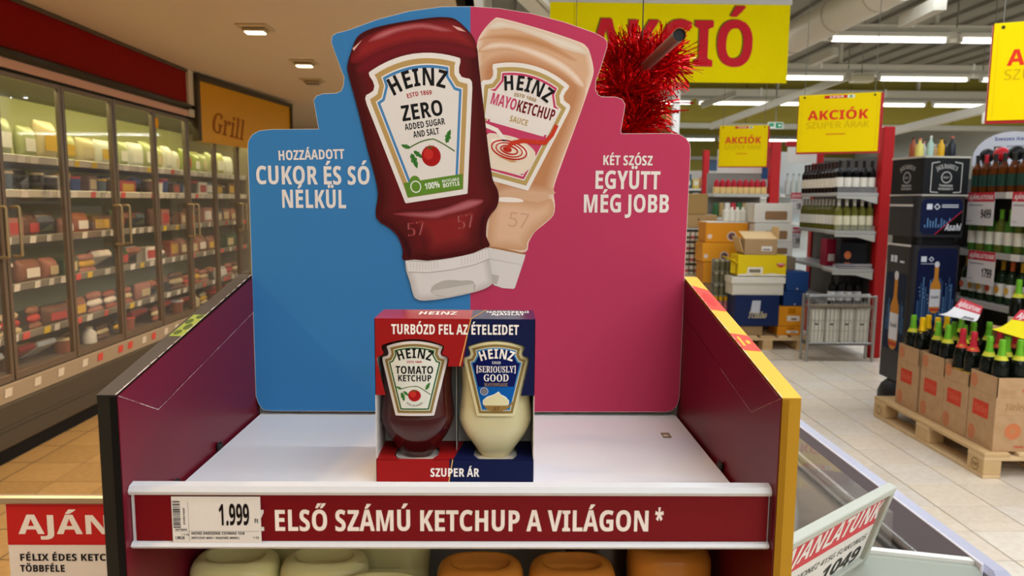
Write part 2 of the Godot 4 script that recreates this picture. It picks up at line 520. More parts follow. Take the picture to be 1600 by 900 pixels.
# ---------------------------------------------------------------- display stand
const SX0 := -0.340
const SX1 := 0.254
const SH := 1.2
func display_stand() -> void:
	var t := thing("display_stand", "cardboard promotion stand with maroon side panels and white upper shelf", "display stand", Vector3.ZERO)
	var prof := pv([-642, 0, -642, 1325, -1010, 1396, -1026, 1396, -1026, 0])
	var swing := func(x0: float) -> Callable: return func(p: Vector2, z: float) -> Vector3: return Vector3(x0 + z, p.y, p.x)
	for side in 2:
		var b := MB.new()
		b.m = swing.call(SX0 - 0.018 if side == 0 else SX1)
		var core := b.prism(prof, 0.0006, 0.0174)
		var sp := part(t, "side_panel", core, mat("1f1e1a" if side == 0 else "b08318", 0.45), "left panel edged in black" if side == 0 else "right panel edged in yellow")
		# the printed maroon lining of the inner face, with the perforated tear-off flap cut into it
		var x := SX0 + 0.0002 if side == 0 else SX1 - 0.0002
		var out := 1.0 if side == 0 else -1.0
		var lin := MB.new()
		var outline := [Vector2(-0.6425, 0.0), Vector2(-0.6425, 1.3245), Vector2(-1.0255, 1.3955), Vector2(-1.0255, 0.0)]
		var flap := [Vector2(-0.6425, 1.3245), Vector2(-0.715, 1.291), Vector2(-1.0255, 1.349), Vector2(-1.0255, 1.3955)]
		lin.m = func(p: Vector2, z: float) -> Vector3: return Vector3(x + out * z, p.y, p.x)
		lin.prism(PackedVector2Array([outline[0], outline[1], flap[1], flap[2], outline[3]]), 0.0, 0.0008)
		part(sp, "lining", lin, mat("6c1424" if side == 0 else "640c1a", 0.34))
		var fl := MB.new()
		fl.m = lin.m
		fl.prism(PackedVector2Array([flap[0] + Vector2(-0.0004, -0.0005), flap[1] + Vector2(0.0003, 0.0012), flap[2] + Vector2(0, 0.0012), flap[3]]), 0.0, 0.0012)
		part(sp, "tear_flap", fl, mat("6c1424" if side == 0 else "640c1a", 0.34))
		var cut := MB.new().dye("e8c8c4")
		cut.m = lin.m
		var path := [flap[0], flap[1], flap[2]] if side == 0 else [flap[0], flap[1], flap[1].lerp(flap[2], 0.35)]
		for k in path.size() - 1:
			var d: float = path[k].distance_to(path[k + 1])
			var e := 0.0
			while e < d:
				var w := rng.randf_range(0.0001, 0.0007 if side == 0 else 0.0004)
				var q: Vector2 = path[k].lerp(path[k + 1], e / d)
				var q2: Vector2 = path[k].lerp(path[k + 1], minf(1.0, (e + 0.009) / d))
				cut.stroke(PackedVector2Array([q, q2]), w, 0.0014)
				e += 0.0105
		part(sp, "torn_perforation", cut, ink)
		# top edge strip: torn paper edge and printed patches
		var up := (Vector2(-1.010, 1.396) - Vector2(-0.642, 1.325))
		var xa := SX0 - 0.018 if side == 0 else SX1
		var cap := MB.new()
		cap.m = func(p: Vector2, z: float) -> Vector3:      # p.x along the slope, p.y across the edge
			var q: Vector2 = Vector2(-0.642, 1.325) + up * p.x
			return Vector3(xa + p.y, q.y + 0.0003 + z, q.x)
		cap.dye("55504a" if side == 0 else "f2b93c").poly(pv([0, 0, 0, 18, 1000, 18, 1000, 0]), 0.0)
		if side == 0:
			cap.dye("9fae52").poly(pv([380, 3, 380, 18, 560, 18, 560, 3]), 0.0002)
			for q in [[410, 8, 20, 4], [455, 12, 26, 4], [500, 7, 22, 4], [540, 13, 18, 4]]:
				cap.dye("5d6a3a").disc(Vector2(q[0], q[1]) * 0.001, q[2] * 0.001, 0.0004, 10, q[3] * 0.001)
		else:
			cap.dye("e8503f").poly(pv([640, 0, 620, 18, 840, 18, 900, 0]), 0.0002)
			cap.dye("d83a34").disc(Vector2(0.74, 0.009), 0.07, 0.0004, 14, 0.006)
			cap.dye("e8503f").poly(pv([300, 0, 290, 18, 410, 18, 430, 0]), 0.0002)
			cap.dye("f2b93c").poly(pv([330, 4, 330, 7, 400, 7, 400, 4]), 0.0004).poly(pv([345, 10, 345, 14, 370, 14, 370, 10]), 0.0004)
		part(sp, "top_edge", cap, ink)
		var torn := MB.new().dye("e9dcd6")
		torn.m = cap.m
		var yy := 0.0178 if side == 0 else 0.0002
		var e := 0.0
		while e < 1.0:
			var w := rng.randf_range(0.0003, 0.0012 if side == 0 else 0.0007)
			torn.poly(PackedVector2Array([Vector2(e, yy - w), Vector2(e, yy + w * 0.3), Vector2(e + 0.035, yy + w * 0.2), Vector2(e + 0.033, yy - w * 0.6)]), 0.0006)
			e += rng.randf_range(0.03, 0.06)
		part(sp, "torn_edge", torn, ink)
		# front edge: darker folded strip along the inner corner
		var fr := MB.new()
		fr.dye("141412" if side == 0 else "94690f")
		var x0 := SX0 - 0.006 if side == 0 else SX1 + 0.0002
		fr.span(x0, x0 + 0.0062, 0.0, 1.3235, -0.6424, -0.6414)
		part(sp, "front_fold", fr, ink)
	var sh := MB.new().span(SX0 + 0.0045, SX1 - 0.0045, SH - 0.012, SH, -1.024, -0.70, 0.001)
	part(t, "upper_shelf", sh, mat("e6e8ea", 0.28))
	for q in [[SX0 + 0.004, -0.86], [SX0 + 0.004, -0.742], [SX1 - 0.004, -0.80]]:
		part(t, "fixing_tab", MB.new().box(Vector3(q[0], SH + 0.004, q[1]), Vector3(0.005, 0.009, 0.012), 0.002), mat("24201e", 0.6))
	part(t, "paper_scrap", MB.new().dye("8a7a60").box(Vector3(0.215, SH + 0.0006, -0.918), Vector3(0.011, 0.0006, 0.018)).dye("d8d0c0").box(Vector3(0.214, SH + 0.001, -0.915), Vector3(0.006, 0.0006, 0.006)), ink)
	part(t, "back_board", MB.new().span(SX0, SX1, 0.0, 1.36, -1.026, -1.018), mat("9a9a94", 0.6))
	part(t, "lower_shelf", MB.new().span(SX0 + 0.002, SX1 - 0.002, 0.8795, 0.8915, -1.016, -0.66), mat("8a8680", 0.5))
	part(t, "base_tray", MB.new().span(SX0 + 0.002, SX1 - 0.002, 0.0, 0.5, -1.016, -0.66), mat("6a1426", 0.5))
	# white price rail with its printed strip
	var rail := MB.new()
	var rp := pv([-704, 1190, -704, 1200, -672, 1200, -668, 1206, -663, 1236, -660, 1239, -652, 1237.5, -649, 1233, -651, 1229.5, -655, 1229, -655, 1184, -651, 1183, -649, 1180.5, -652, 1177.5, -664, 1177.5, -668, 1180, -671, 1189])
	rail.m = func(p: Vector2, z: float) -> Vector3: return Vector3(z, p.y, p.x)
	rail.prism(rp, SX0 + 0.0015, SX1 - 0.0015)
	var rl := part(t, "price_rail", rail, mat("ccced0", 0.25))
	var st := MB.new().dye("701018").span(SX0 + 0.005, SX1 - 0.003, 1.1842, 1.2288, -0.6546, -0.6536)
	part(rl, "printed_strip", st, satin, "maroon strip with white slogan lettering")
	var tx := MB.new().dye("e6dcd4").flat(xf(Vector3(0, 0, -0.6534)))
	var sl := pv([-209, 1194, 141, 1192, -217, 1194, 145, 1199])
	tx.text("ELSŐ SZÁMÚ KETCHUP A VILÁGON", sl[0], 0.0197, 0.0, bold, 0.0, sl[1].x - sl[0].x)
	tx.text("AZ", Vector2(sl[2].x, sl[0].y), 0.0197, 0.0, bold, 1.0, 0.0265)
	tx.text("*", Vector2(sl[3].x, sl[0].y + 0.0022), 0.0195, 0.0, bold, 0.0, 0.0085)
	part(rl, "slogan", tx, ink)
	# price label on the rail
	var pl := thing("price_label", "white price label reading 1.999 Ft on the maroon rail of the stand", "price label", Vector3(-0.3005, 1.1832, -0.6512))
	part(pl, "card", MB.new().span(0, 0.0812, 0, 0.0446, -0.0004, 0.0, 0.0), mat("d6d2cc", 0.45))
	var px := MB.new().dye("161412").flat(xf(Vector3(0, 0, 0.0002)))
	px.text("1.999", Vector2(0.0425, 0.0172), 0.0198, 0, bold, 0.0, 0.0285)
	px.text("Ft", Vector2(0.0752, 0.0195), 0.0040, 0, bold, 0.0, 0.0038)
	px.text("HEINZ DRESSING CSOMAG 1DB", Vector2(0.0170, 0.0082), 0.0025, 0, bold, 0.0, 0.049)
	px.text("(KETCHUP 460G + MAJONÉZ 400ML)", Vector2(0.0170, 0.0040), 0.0020, 0, bold, 0.0, 0.044)
	px.text("1 CS", Vector2(0.0735, 0.0042), 0.0020, 0, bold, 0.0, 0.0055)
	px.text("/ 1 CS", Vector2(0.0085, 0.0072), 0.0019, 0, bold, 0.0, 0.0065)
	px.text("1.999,00", Vector2(0.0020, 0.0036), 0.0028, 0, bold, 0.0, 0.0088)
	px.text("6407790000", Vector2(0.0025, 0.0122), 0.0015, 0, bold, 0.0, 0.011)
	px.text("8715700117305907", Vector2(0.0120, 0.0180), 0.0016, 0, bold, 0.0, 0.016, PI / 2)
	px.rect(0.0150, 0.0015, 0.0152, 0.0395, 0).rect(0.0015, 0.0112, 0.0795, 0.0114, 0)
	var y := 0.0146
	while y < 0.0395:
		var h := rng.randf_range(0.0002, 0.0011)
		px.rect(0.0010, y, 0.0078, y + h, 0)
		y += h + rng.randf_range(0.0003, 0.0008)
	part(pl, "printed_text", px, ink)

# ---------------------------------------------------------------- keystone food label
func keystone() -> PackedVector2Array:
	var half := [[42, -9], [41.5, -12], [39.5, -16], [38.8, -20], [40.5, -23.5], [44, -25], [47.5, -26], [49, -28.5], [48.6, -33], [29, -116]]
	var p := PackedVector2Array()
	for i in range(0, 9): p.append(Vector2(-42 + 42.0 * i / 8, -9 * pow(1 - i / 8.0, 2)))
	for i in range(1, 8): p.append(Vector2(42.0 * i / 8, -9 * pow(i / 8.0, 2)))
	for q in half: p.append(Vector2(q[0], q[1]))
	for i in range(half.size() - 1, 0, -1): p.append(Vector2(-half[i][0], half[i][1]))
	return p

func leafy(b: MB, at: Vector2, len_: float, turn: float, z: float) -> void:
	var p := PackedVector2Array()
	for q in [[0, 0], [0.18, 0.17], [0.3, 0.14], [0.42, 0.25], [0.56, 0.16], [0.7, 0.18], [1, 0], [0.75, -0.13], [0.6, -0.12], [0.45, -0.24], [0.3, -0.15], [0.15, -0.18]]:
		p.append(at + Vector2(q[0], q[1]).rotated(turn) * len_)
	b.dye("3f7a32").poly(p, z)
	b.dye("2c5a26").stroke(PackedVector2Array([at, at + Vector2(0.85, 0).rotated(turn) * len_]), len_ * 0.05, z + 0.0001)

func tomato(b: MB, at: Vector2, r: float, z: float) -> void:
	b.dye("4d6b30")
	var arc := PackedVector2Array()
	for i in 15: arc.append(at + Vector2(-2.1 + 4.6 * i / 14.0, 0.75 + 0.75 * sin(PI * (0.12 + 0.80 * i / 14.0))) * r - Vector2(0, maxf(0, i - 8) * r * 0.14))
	b.stroke(arc, r * 0.12, z)
	leafy(b, at + Vector2(-2.0, 1.0) * r, 1.0 * r, PI * 0.86, z + 0.0001)
	leafy(b, at + Vector2(-1.7, 0.7) * r, 1.1 * r, -PI * 0.25, z + 0.0001)
	leafy(b, at + Vector2(-2.0, 0.5) * r, 1.5 * r, -PI * 0.42, z + 0.0001)
	leafy(b, at + Vector2(1.75, 0.95) * r, 1.35 * r, PI * 0.33, z + 0.0001)
	b.dye("a51a1c").disc(at, r, z + 0.0001, 24, r * 0.95)
	b.dye("c4302a").disc(at + Vector2(-0.25, 0.2) * r, r * 0.5, z + 0.0002, 18)
	for k in 5:
		var a := PI / 2 + (k - 2) * 0.75
		b.dye("4d6b30").poly(PackedVector2Array([at + Vector2(-0.08, 0.62) * r, at + Vector2(0.08, 0.62) * r, at + Vector2(0, 0.68) * r + Vector2.from_angle(a) * Vector2(0.75, 0.45) * r]), z + 0.0003)

# style: [outer, gold, gap, line, field]; drawn in label units through b.m
func label_frame(b: MB, style: Array, strip := 0.0, outer := true, dz := 0.0002) -> void:
	var k := keystone()
	if outer: b.dye(style[0]).poly(round_poly(k, 1.5), 0.0, strip)
	var d := [4.2, 8.4, 9.5, 11.8]
	for i in 4: b.dye(style[i + 1]).poly(Geometry2D.offset_polygon(k, -d[i], Geometry2D.JOIN_MITER)[0], dz * (i + 1), strip)

# ---------------------------------------------------------------- header board with printed bottles
func header() -> void:
	var t := thing("header_board", "die-cut blue and pink header board printed with two big sauce bottles", "header board", Vector3(0, 0.0012, 0.0))
	var left := pv([-42, 1751, -80, 1750, -122, 1744, -164, 1733, -202, 1719, -218, 1715, -224, 1711, -225, 1703, -221, 1691, -212, 1666, -209, 1659, -210, 1648, -213, 1641, -219, 1638, -237, 1637, -246, 1634, -250, 1628, -249, 1623, -245, 1596, -244, 1591, -306, 1590, -323, 1588, -332, 1583, -338, 1574, -339, 1563, -339, 1395, -339, 1226, -336, 1215, -330, 1206, -318, 1204, -41, 1204])
	var right := pv([-41, 1204, 233, 1205, 242, 1207, 249, 1214, 252, 1227, 253, 1400, 255, 1566, 254, 1576, 248, 1584, 239, 1589, 227, 1590, 161, 1589, 160, 1593, 164, 1618, 165, 1627, 161, 1634, 152, 1637, 133, 1637, 128, 1640, 125, 1646, 125, 1657, 131, 1674, 139, 1701, 139, 1708, 135, 1713, 123, 1719, 80, 1733, 38, 1743, -4, 1749, -42, 1751])
	var b := MB.new().flat(xf(Vector3(0, 0, -1.008)))
	part(t, "board", b.dye("d9cfc4").prism(MB.big(Geometry2D.merge_polygons(MB.big(left), MB.big(right))[0], 0.001), 0.0, 0.0049), ink)
	var print_ := MB.new().flat(xf(Vector3(0, 0, -1.003)))
	var whole := Geometry2D.offset_polygon(Geometry2D.merge_polygons(MB.big(left), MB.big(right))[0], -0.55, Geometry2D.JOIN_ROUND)[0]
	print_.dye("387bb2")
	for q in Geometry2D.intersect_polygons(whole, MB.big(left)): print_.poly(MB.big(q, 0.001), 0.0)
	print_.dye("b7385b")
	for q in Geometry2D.intersect_polygons(whole, MB.big(right)): print_.poly(MB.big(q, 0.001), 0.0)
	part(t, "colour_fields", print_, ink)
	# words
	var w := MB.new().dye("e4dcd4").flat(xf(Vector3(0, 0, -1.0026)))
	words(w, "HOZZÁADOTT", [-299, 1549, -210, 1552])
	words(w, "CUKOR ÉS SÓ", [-330, 1517, -176, 1518])
	words(w, "NÉLKÜL", [-297, 1486, -209, 1486])
	words(w, "KÉT SZÓSZ", [136, 1547, 204, 1547])
	words(w, "EGYÜTT", [125, 1515, 215, 1515])
	words(w, "MÉG JOBB", [110, 1483, 229, 1484])
	part(t, "slogan_lettering", w, ink)
	# mayonnaise-ketchup bottle, under the other one
	var o := MB.new().flat(xf(Vector3(0, 0, -1.0028)))
	o.tone(smooth(pv([-34, 1683, -33, 1702, -31, 1711, -23, 1723, -11, 1735, 0, 1736, 55, 1722, 100, 1708, 111, 1702, 116, 1694, 121, 1676, 121, 1664, 114, 1642, 104, 1612, 83, 1553, 72, 1520, 71, 1507, 73, 1493, 71, 1479, 59, 1467, 46, 1456, 38, 1442, 34, 1429, 7, 1429, -20, 1431, -22, 1476, -23, 1596]), 3), "e2cbb8", "cfa684", 0.008, 0.0)
	o.tone(smooth(pv([-31, 1654, -27, 1679, -8, 1692, 22, 1694, 55, 1686, 90, 1670, 111, 1650, 104, 1615, 81, 1554, 70, 1518, 70, 1507, 15, 1511, -11, 1511, -23, 1596]), 3), "d0a888", "b88058", 0.012, 0.00012, 8)
	o.tone(smooth(pv([-31, 1708, -12, 1717, 25, 1718, 55, 1711, 81, 1698, 102, 1683, 90, 1682, 55, 1696, 13, 1705, -21, 1708]), 3), "cfa684", "b98458", 0.006, 0.00012)
	o.tone(smooth(pv([-33, 1693, -17, 1706, 9, 1707, 47, 1698, 81, 1683, 103, 1665, 112, 1650, 103, 1649, 81, 1667, 47, 1684, 9, 1696, -19, 1694]), 3), "cda07c", "e4cfbc", 0.005, 0.00022)
	o.tone(smooth(pv([-21, 1723, -8, 1734, 13, 1731, 55, 1720, 99, 1706, 111, 1697, 116, 1690, 81, 1698, 51, 1711, 13, 1723, -8, 1722]), 3), "d6bfa6", "ddd2c2", 0.005, 0.0002)
	o.tone(smooth(pv([-10, 1497, 15, 1501, 49, 1496, 68, 1501, 71, 1481, 57, 1467, 45, 1456, 36, 1442, 33, 1432, 7, 1433, -16, 1436, -16, 1468]), 3), "c99a74", "dab392", 0.014, 0.0002, 8)
	o.dye("eadfd4").poly(smooth(pv([-6, 1501, 6, 1503, 25, 1501, 30, 1497, 15, 1496, -3, 1497]), 3), 0.0003)
	o.dye("a8784e").poly(pv([-18, 1437, 7, 1433, 34, 1427, 33, 1425, 7, 1430, -18, 1435]), 0.0003)
	o.dye("c79f7e").text("57", pvone([8, 1464]), 0.020, 0.00035, plainfont, 0.0, 0.030, -0.12)
	o.dye("d8d2cc").poly(pv([-18, 1435, 7, 1430, 34, 1425, 32, 1418, 20, 1380, 18, 1378, 3, 1379, -9, 1383, -14, 1389]), 0.0002)
	o.dye("b8b0a8").poly(pv([-12, 1398, -2, 1396, -5, 1384, -12, 1385]), 0.0003)
	o.dye("c6c0b8").poly(pv([-16, 1420, 29, 1412, 29, 1411, -16, 1418]), 0.0003)
	part(t, "printed_orange_sauce_bottle", o, ink)
	var k2 := MB.new()
	var T2 := Transform2D(deg_to_rad(-14.8), Vector2(0.001256, 0.001256 * 1.10), 0, pvone([42, 1676]))
	k2.m = func(p: Vector2, z: float) -> Vector3:
		var q := T2 * p
		return Vector3(q.x, q.y, -1.0023 + z)
	label_frame(k2, ["e4ded6", "b49a5e", "e4ded6", "c03e62", "e2dad2"], 0.0, true, 0.00008)
	k2.dye("c03e62").poly(pv([-34, -62, 33, -62, 19, -103, -22, -103], 1.0), 0.0004)
	k2.dye("e2dad2").poly(pv([-40, -33, 40, -33, 34, -60, -36, -60], 1.0), 0.0005)
	k2.dye("e2d2bc").poly(smooth(pv([-30, -76, -16, -71, 2, -70, 18, -74, 27, -82, 20, -101, 0, -104, -21, -102], 1.0), 3), 0.0005)
	k2.dye("ece2d2").poly(smooth(pv([-24, -78, -6, -73, 14, -76, 20, -84, 4, -80, -14, -82], 1.0), 3), 0.0006)
	k2.dye("c99a6a").poly(pv([-12, -92, 4, -94, 10, -92, 2, -90.5], 1.0), 0.0006)
	for q in [[10, 1.6], [15, 1.3], [20, 1.6]]:
		k2.dye("b5281f").oval(Vector2(-2, -83), q[0], q[0] * 0.45, q[1], 0.0007)
	k2.dye("b5281f").disc(Vector2(-4, -83), 5, 0.0007, 14, 2.6)
	k2.dye("c23a26").stroke(smooth(pv([-4, -82, -1, -76, 10, -71, 24, -69, 33, -67, 38, -58, 40, -48], 1.0), 1), 4.4, 0.0008)
	k2.dye("e8e0d4").stroke(pv([-42, -50, -43, -62, -36, -66, -20, -68, -8, -76], 1.0), 4.0, 0.0007)
	k2.dye("1a1816").arch("HEINZ", Vector2(0, -82.5), 57, 13.5, 50, 0.0007, bold)
	k2.dye("a8905a").arch("ESTD 1869", Vector2(0, -110), 78.2, 3.2, 24, 0.0007, bold)
	k2.dye("c2436a").text("MAYO", Vector2(-35, -45.5), 10.5, 0.0007, bold, 0.0, 28.5)
	k2.dye("6a1218").text("KETCHUP", Vector2(-6.5, -45.5), 10.5, 0.0007, bold, 0.0, 42)
	k2.dye("b49a5e").text("SAUCE", Vector2(0, -56.5), 5.4, 0.0007, bold, 0.5, 20)
	part(t, "printed_mayoketchup_label", k2, ink)
	# tomato ketchup bottle
	var r := MB.new().flat(xf(Vector3(0, 0, -1.0012)))
	r.tone(smooth(pv([-204, 1673, -199, 1690, -191, 1709, -176, 1719, -151, 1726, -118, 1732, -88, 1736, -70, 1736, -60, 1733, -48, 1723, -38, 1711, -33, 1697, -30, 1670, -23, 1612, -18, 1570, -14, 1541, -11, 1525, -5, 1513, -3, 1501, -6, 1489, -14, 1479, -19, 1468, -20, 1450, -18, 1433, -72, 1418, -129, 1415, -133, 1430, -138, 1446, -147, 1457, -160, 1466, -168, 1473, -169, 1484, -167, 1496, -166, 1509, -170, 1531, -179, 1565, -191, 1617, -202, 1659]), 3), "45130f", "611a1c", 0.022, 0.0, 8)
	r.tone(smooth(pv([-200, 1677, -194, 1695, -184, 1708, -155, 1721, -118, 1729, -80, 1733, -61, 1731, -51, 1723, -39, 1710, -36, 1695, -71, 1702, -114, 1702, -152, 1692, -181, 1679]), 3), "6a1a1c", "8c2426", 0.010, 0.00012)
	r.tone(smooth(pv([-193, 1667, -177, 1684, -147, 1697, -109, 1705, -71, 1704, -39, 1697, -36, 1685, -71, 1690, -109, 1691, -147, 1681, -177, 1664]), 3), "641a1c", "701c1e", 0.006, 0.0002)
	r.tone(smooth(pv([-177, 1703, -164, 1715, -139, 1724, -105, 1729, -76, 1724, -64, 1718, -80, 1717, -105, 1721, -135, 1716, -156, 1708]), 3), "8c3034", "b8686a", 0.004, 0.00028)
	r.dye("d8a89c").poly(pv([-197, 1695, -184, 1706, -188, 1701, -195, 1692]), 0.0002).poly(pv([-66, 1726, -55, 1723, -48, 1718, -58, 1720]), 0.0002)
	r.tone(smooth(pv([-143, 1484, -106, 1486, -55, 1495, -27, 1500, -23, 1485, -28, 1471, -35, 1448, -41, 1434, -72, 1425, -100, 1424, -110, 1448, -127, 1465]), 3), "581718", "862624", 0.020, 0.00012, 8)
	r.tone(smooth(pv([-165, 1477, -155, 1472, -138, 1460, -124, 1443, -119, 1420, -128, 1418, -133, 1432, -140, 1449, -152, 1461, -164, 1468]), 3), "561619", "3a1012", 0.004, 0.0002).tone(smooth(pv([-6, 1501, -11, 1485, -20, 1471, -23, 1449, -21, 1435, -30, 1435, -30, 1459, -27, 1476, -16, 1488]), 3), "521517", "3a1012", 0.004, 0.0002)
	r.tone(smooth(pv([-146, 1479, -124, 1482, -98, 1483, -72, 1489, -46, 1499, -30, 1500, -24, 1499, -27, 1493, -46, 1485, -72, 1478, -89, 1473, -111, 1474, -129, 1476]), 3), "803034", "b06468", 0.004, 0.0003)
	r.dye("b07a76").text("57", pvone([-127, 1449]), 0.018, 0.0003, plainfont, 0.0, 0.026, 0.10).text("57", pvone([-58, 1459]), 0.018, 0.0003, plainfont, 0.0, 0.024, 0.16)
	r.dye("8c2e2e").text("57", pvone([-126, 1449]), 0.018, 0.0004, plainfont, 0.0, 0.026, 0.10).text("57", pvone([-57, 1459]), 0.018, 0.0004, plainfont, 0.0, 0.024, 0.16)
	r.tone(smooth(pv([-130, 1416, -100, 1416, -68, 1420, -37, 1427, -19, 1435, -17, 1428, -12, 1398, -11, 1387, -16, 1381, -33, 1374, -72, 1365, -104, 1361, -114, 1363, -119, 1368, -124, 1388]), 2), "c2bab2", "dcd6d0", 0.010, 0.0003)
	r.dye("e0dad4").poly(pv([-129, 1415, -100, 1414, -68, 1419, -37, 1426, -18, 1433, -16, 1420, -37, 1412, -68, 1404, -100, 1401, -126, 1401]), 0.0004)
	r.dye("aaa49c").poly(pv([-126, 1401, -100, 1400, -68, 1404, -37, 1411, -16, 1419, -16, 1418, -37, 1410, -68, 1403, -100, 1399, -126, 1400]), 0.0005)
	for i in 26:
		var u := i / 25.0
		if u > 0.36 and u < 0.66: continue
		var a: Vector2 = pvone([-123, 1414]).lerp(pvone([-21, 1431]), u) + Vector2(0, -0.0045 * sin(u * PI))
		r.dye("beb8b0").stroke(PackedVector2Array([a, a + Vector2(0.0008, -0.011)]), 0.0005, 0.0005)
	r.dye("b6b0a6").poly(smooth(pv([-94, 1380, -81, 1388, -67, 1390, -53, 1389, -38, 1389, -36, 1375, -72, 1367, -93, 1370]), 2), 0.0004)
	r.dye("cdc7be").poly(pv([-93, 1375, -37, 1385, -37, 1374, -72, 1367, -93, 1370]), 0.0005)
	part(t, "printed_ketchup_bottle", r, ink)
	var k1 := MB.new()
	var T1 := Transform2D(deg_to_rad(9.3), Vector2(0.00146, 0.00146 * 1.13), 0, pvone([-118, 1689]))
	k1.m = func(p: Vector2, z: float) -> Vector3:
		var q := T1 * p
		return Vector3(q.x, q.y, -1.0006 + z)
	label_frame(k1, ["e6e0d8", "b8975c", "e6e0d8", "4a84b6", "e2dcd4"], 0.0, true, 0.00008)
	k1.dye("1a1816").arch("HEINZ", Vector2(0, -82.5), 57, 13.5, 50, 0.0004, bold)
	k1.dye("a8232a").arch("ESTD 1869", Vector2(0, -130), 97, 3.4, 23, 0.0004, bold)
	k1.dye("1a1816").text("ZERO", Vector2(0, -51), 12, 0.0004, bold, 0.5, 38.5).text("ADDED SUGAR", Vector2(0.5, -58.3), 4.9, 0.0004, bold, 0.5, 37).text("AND SALT", Vector2(0.5, -65.2), 4.9, 0.0004, bold, 0.5, 24)
	tomato(k1, Vector2(1.6, -81.5), 8.8, 0.0004)
	k1.dye("5f8a2e").poly(pv([-27.5, -99.5, 27.5, -99.5, 25.5, -111.5, -26, -111.5], 1.0), 0.0005)
	k1.dye("5f8a2e").disc(Vector2(-17, -100), 5, 0.00047, 16)
	k1.dye("e8ece0").ring(Vector2(-17, -104), 5.0, 0.9, 0.0006, 16)
	k1.text("100%", Vector2(-9, -107.5), 5.0, 0.0006, bold, 0.0, 14).text("RECYCLABLE", Vector2(7.5, -104.2), 2.2, 0.0006, bold, 0.0, 16).text("BOTTLE", Vector2(7.5, -108.2), 3.2, 0.0006, bold, 0.0, 16)
	part(t, "printed_ketchup_label", k1, ink)

func pvone(a: Array) -> Vector2:
	return Vector2(a[0], a[1]) * 0.001

func words(b: MB, s: String, a: Array) -> void:      # one line from the baseline's left end to its right end
	var p := Vector2(a[0], a[1]) * 0.001
	var q := Vector2(a[2], a[3]) * 0.001
	var big := s in ["CUKOR ÉS SÓ", "NÉLKÜL", "EGYÜTT", "MÉG JOBB"]
	b.text(s, p, 0.0236 if big else 0.0125, 0.0, bold, 0.0, p.distance_to(q), (q - p).angle())

# ---------------------------------------------------------------- the two-bottle pack on the shelf
# top-down squeeze bottle: rows of height, half width, half depth, from the cap up; oval section
func squeeze_bottle(t: Node3D, body: Material, capmat: Material, k := 1.0, ky := 1.0) -> void:
	var rows := [[0.0, 24, 20], [0.001, 25, 21], [0.022, 25, 21], [0.0222, 16, 14], [0.030, 21.5, 18], [0.036, 25.5, 20], [0.042, 29.5, 22], [0.050, 34.8, 25], [0.0587, 38.8, 27.8], [0.0694, 41.8, 29.5], [0.078, 41, 29], [0.089, 39.5, 28], [0.108, 38.3, 27], [0.140, 39.5, 27.5], [0.160, 41, 28.5], [0.172, 41, 28.5], [0.179, 40, 27.5], [0.184, 37.5, 25], [0.187, 33.5, 21.5], [0.188, 29, 18]]
	var cut := 3
	for s in 2:
		var rings := []
		for i in (range(0, cut) if s == 0 else range(cut, rows.size())):
			var r := PackedVector3Array()
			for j in 40:
				var a := TAU * j / 40.0
				var e := 0.75
				r.append(Vector3(signf(cos(a)) * pow(absf(cos(a)), e) * rows[i][1] * 0.001, rows[i][0] * ky, -signf(sin(a)) * pow(absf(sin(a)), e) * rows[i][2] * 0.001) * k)
			rings.append(r)
		if s == 1:      # shallow hollow in the base, which points up
			for q in [[0.1868, 27, 16.5], [0.181, 24.5, 14.5], [0.178, 14, 8]]:
				var r := PackedVector3Array()
				for j in 40: r.append(Vector3(cos(TAU * j / 40.0) * q[1] * 0.001, q[0] * ky, -sin(TAU * j / 40.0) * q[2] * 0.001) * k)
				rings.append(r)
		part(t, "cap" if s == 0 else "bottle_body", MB.new().loft(rings), capmat if s == 0 else body)

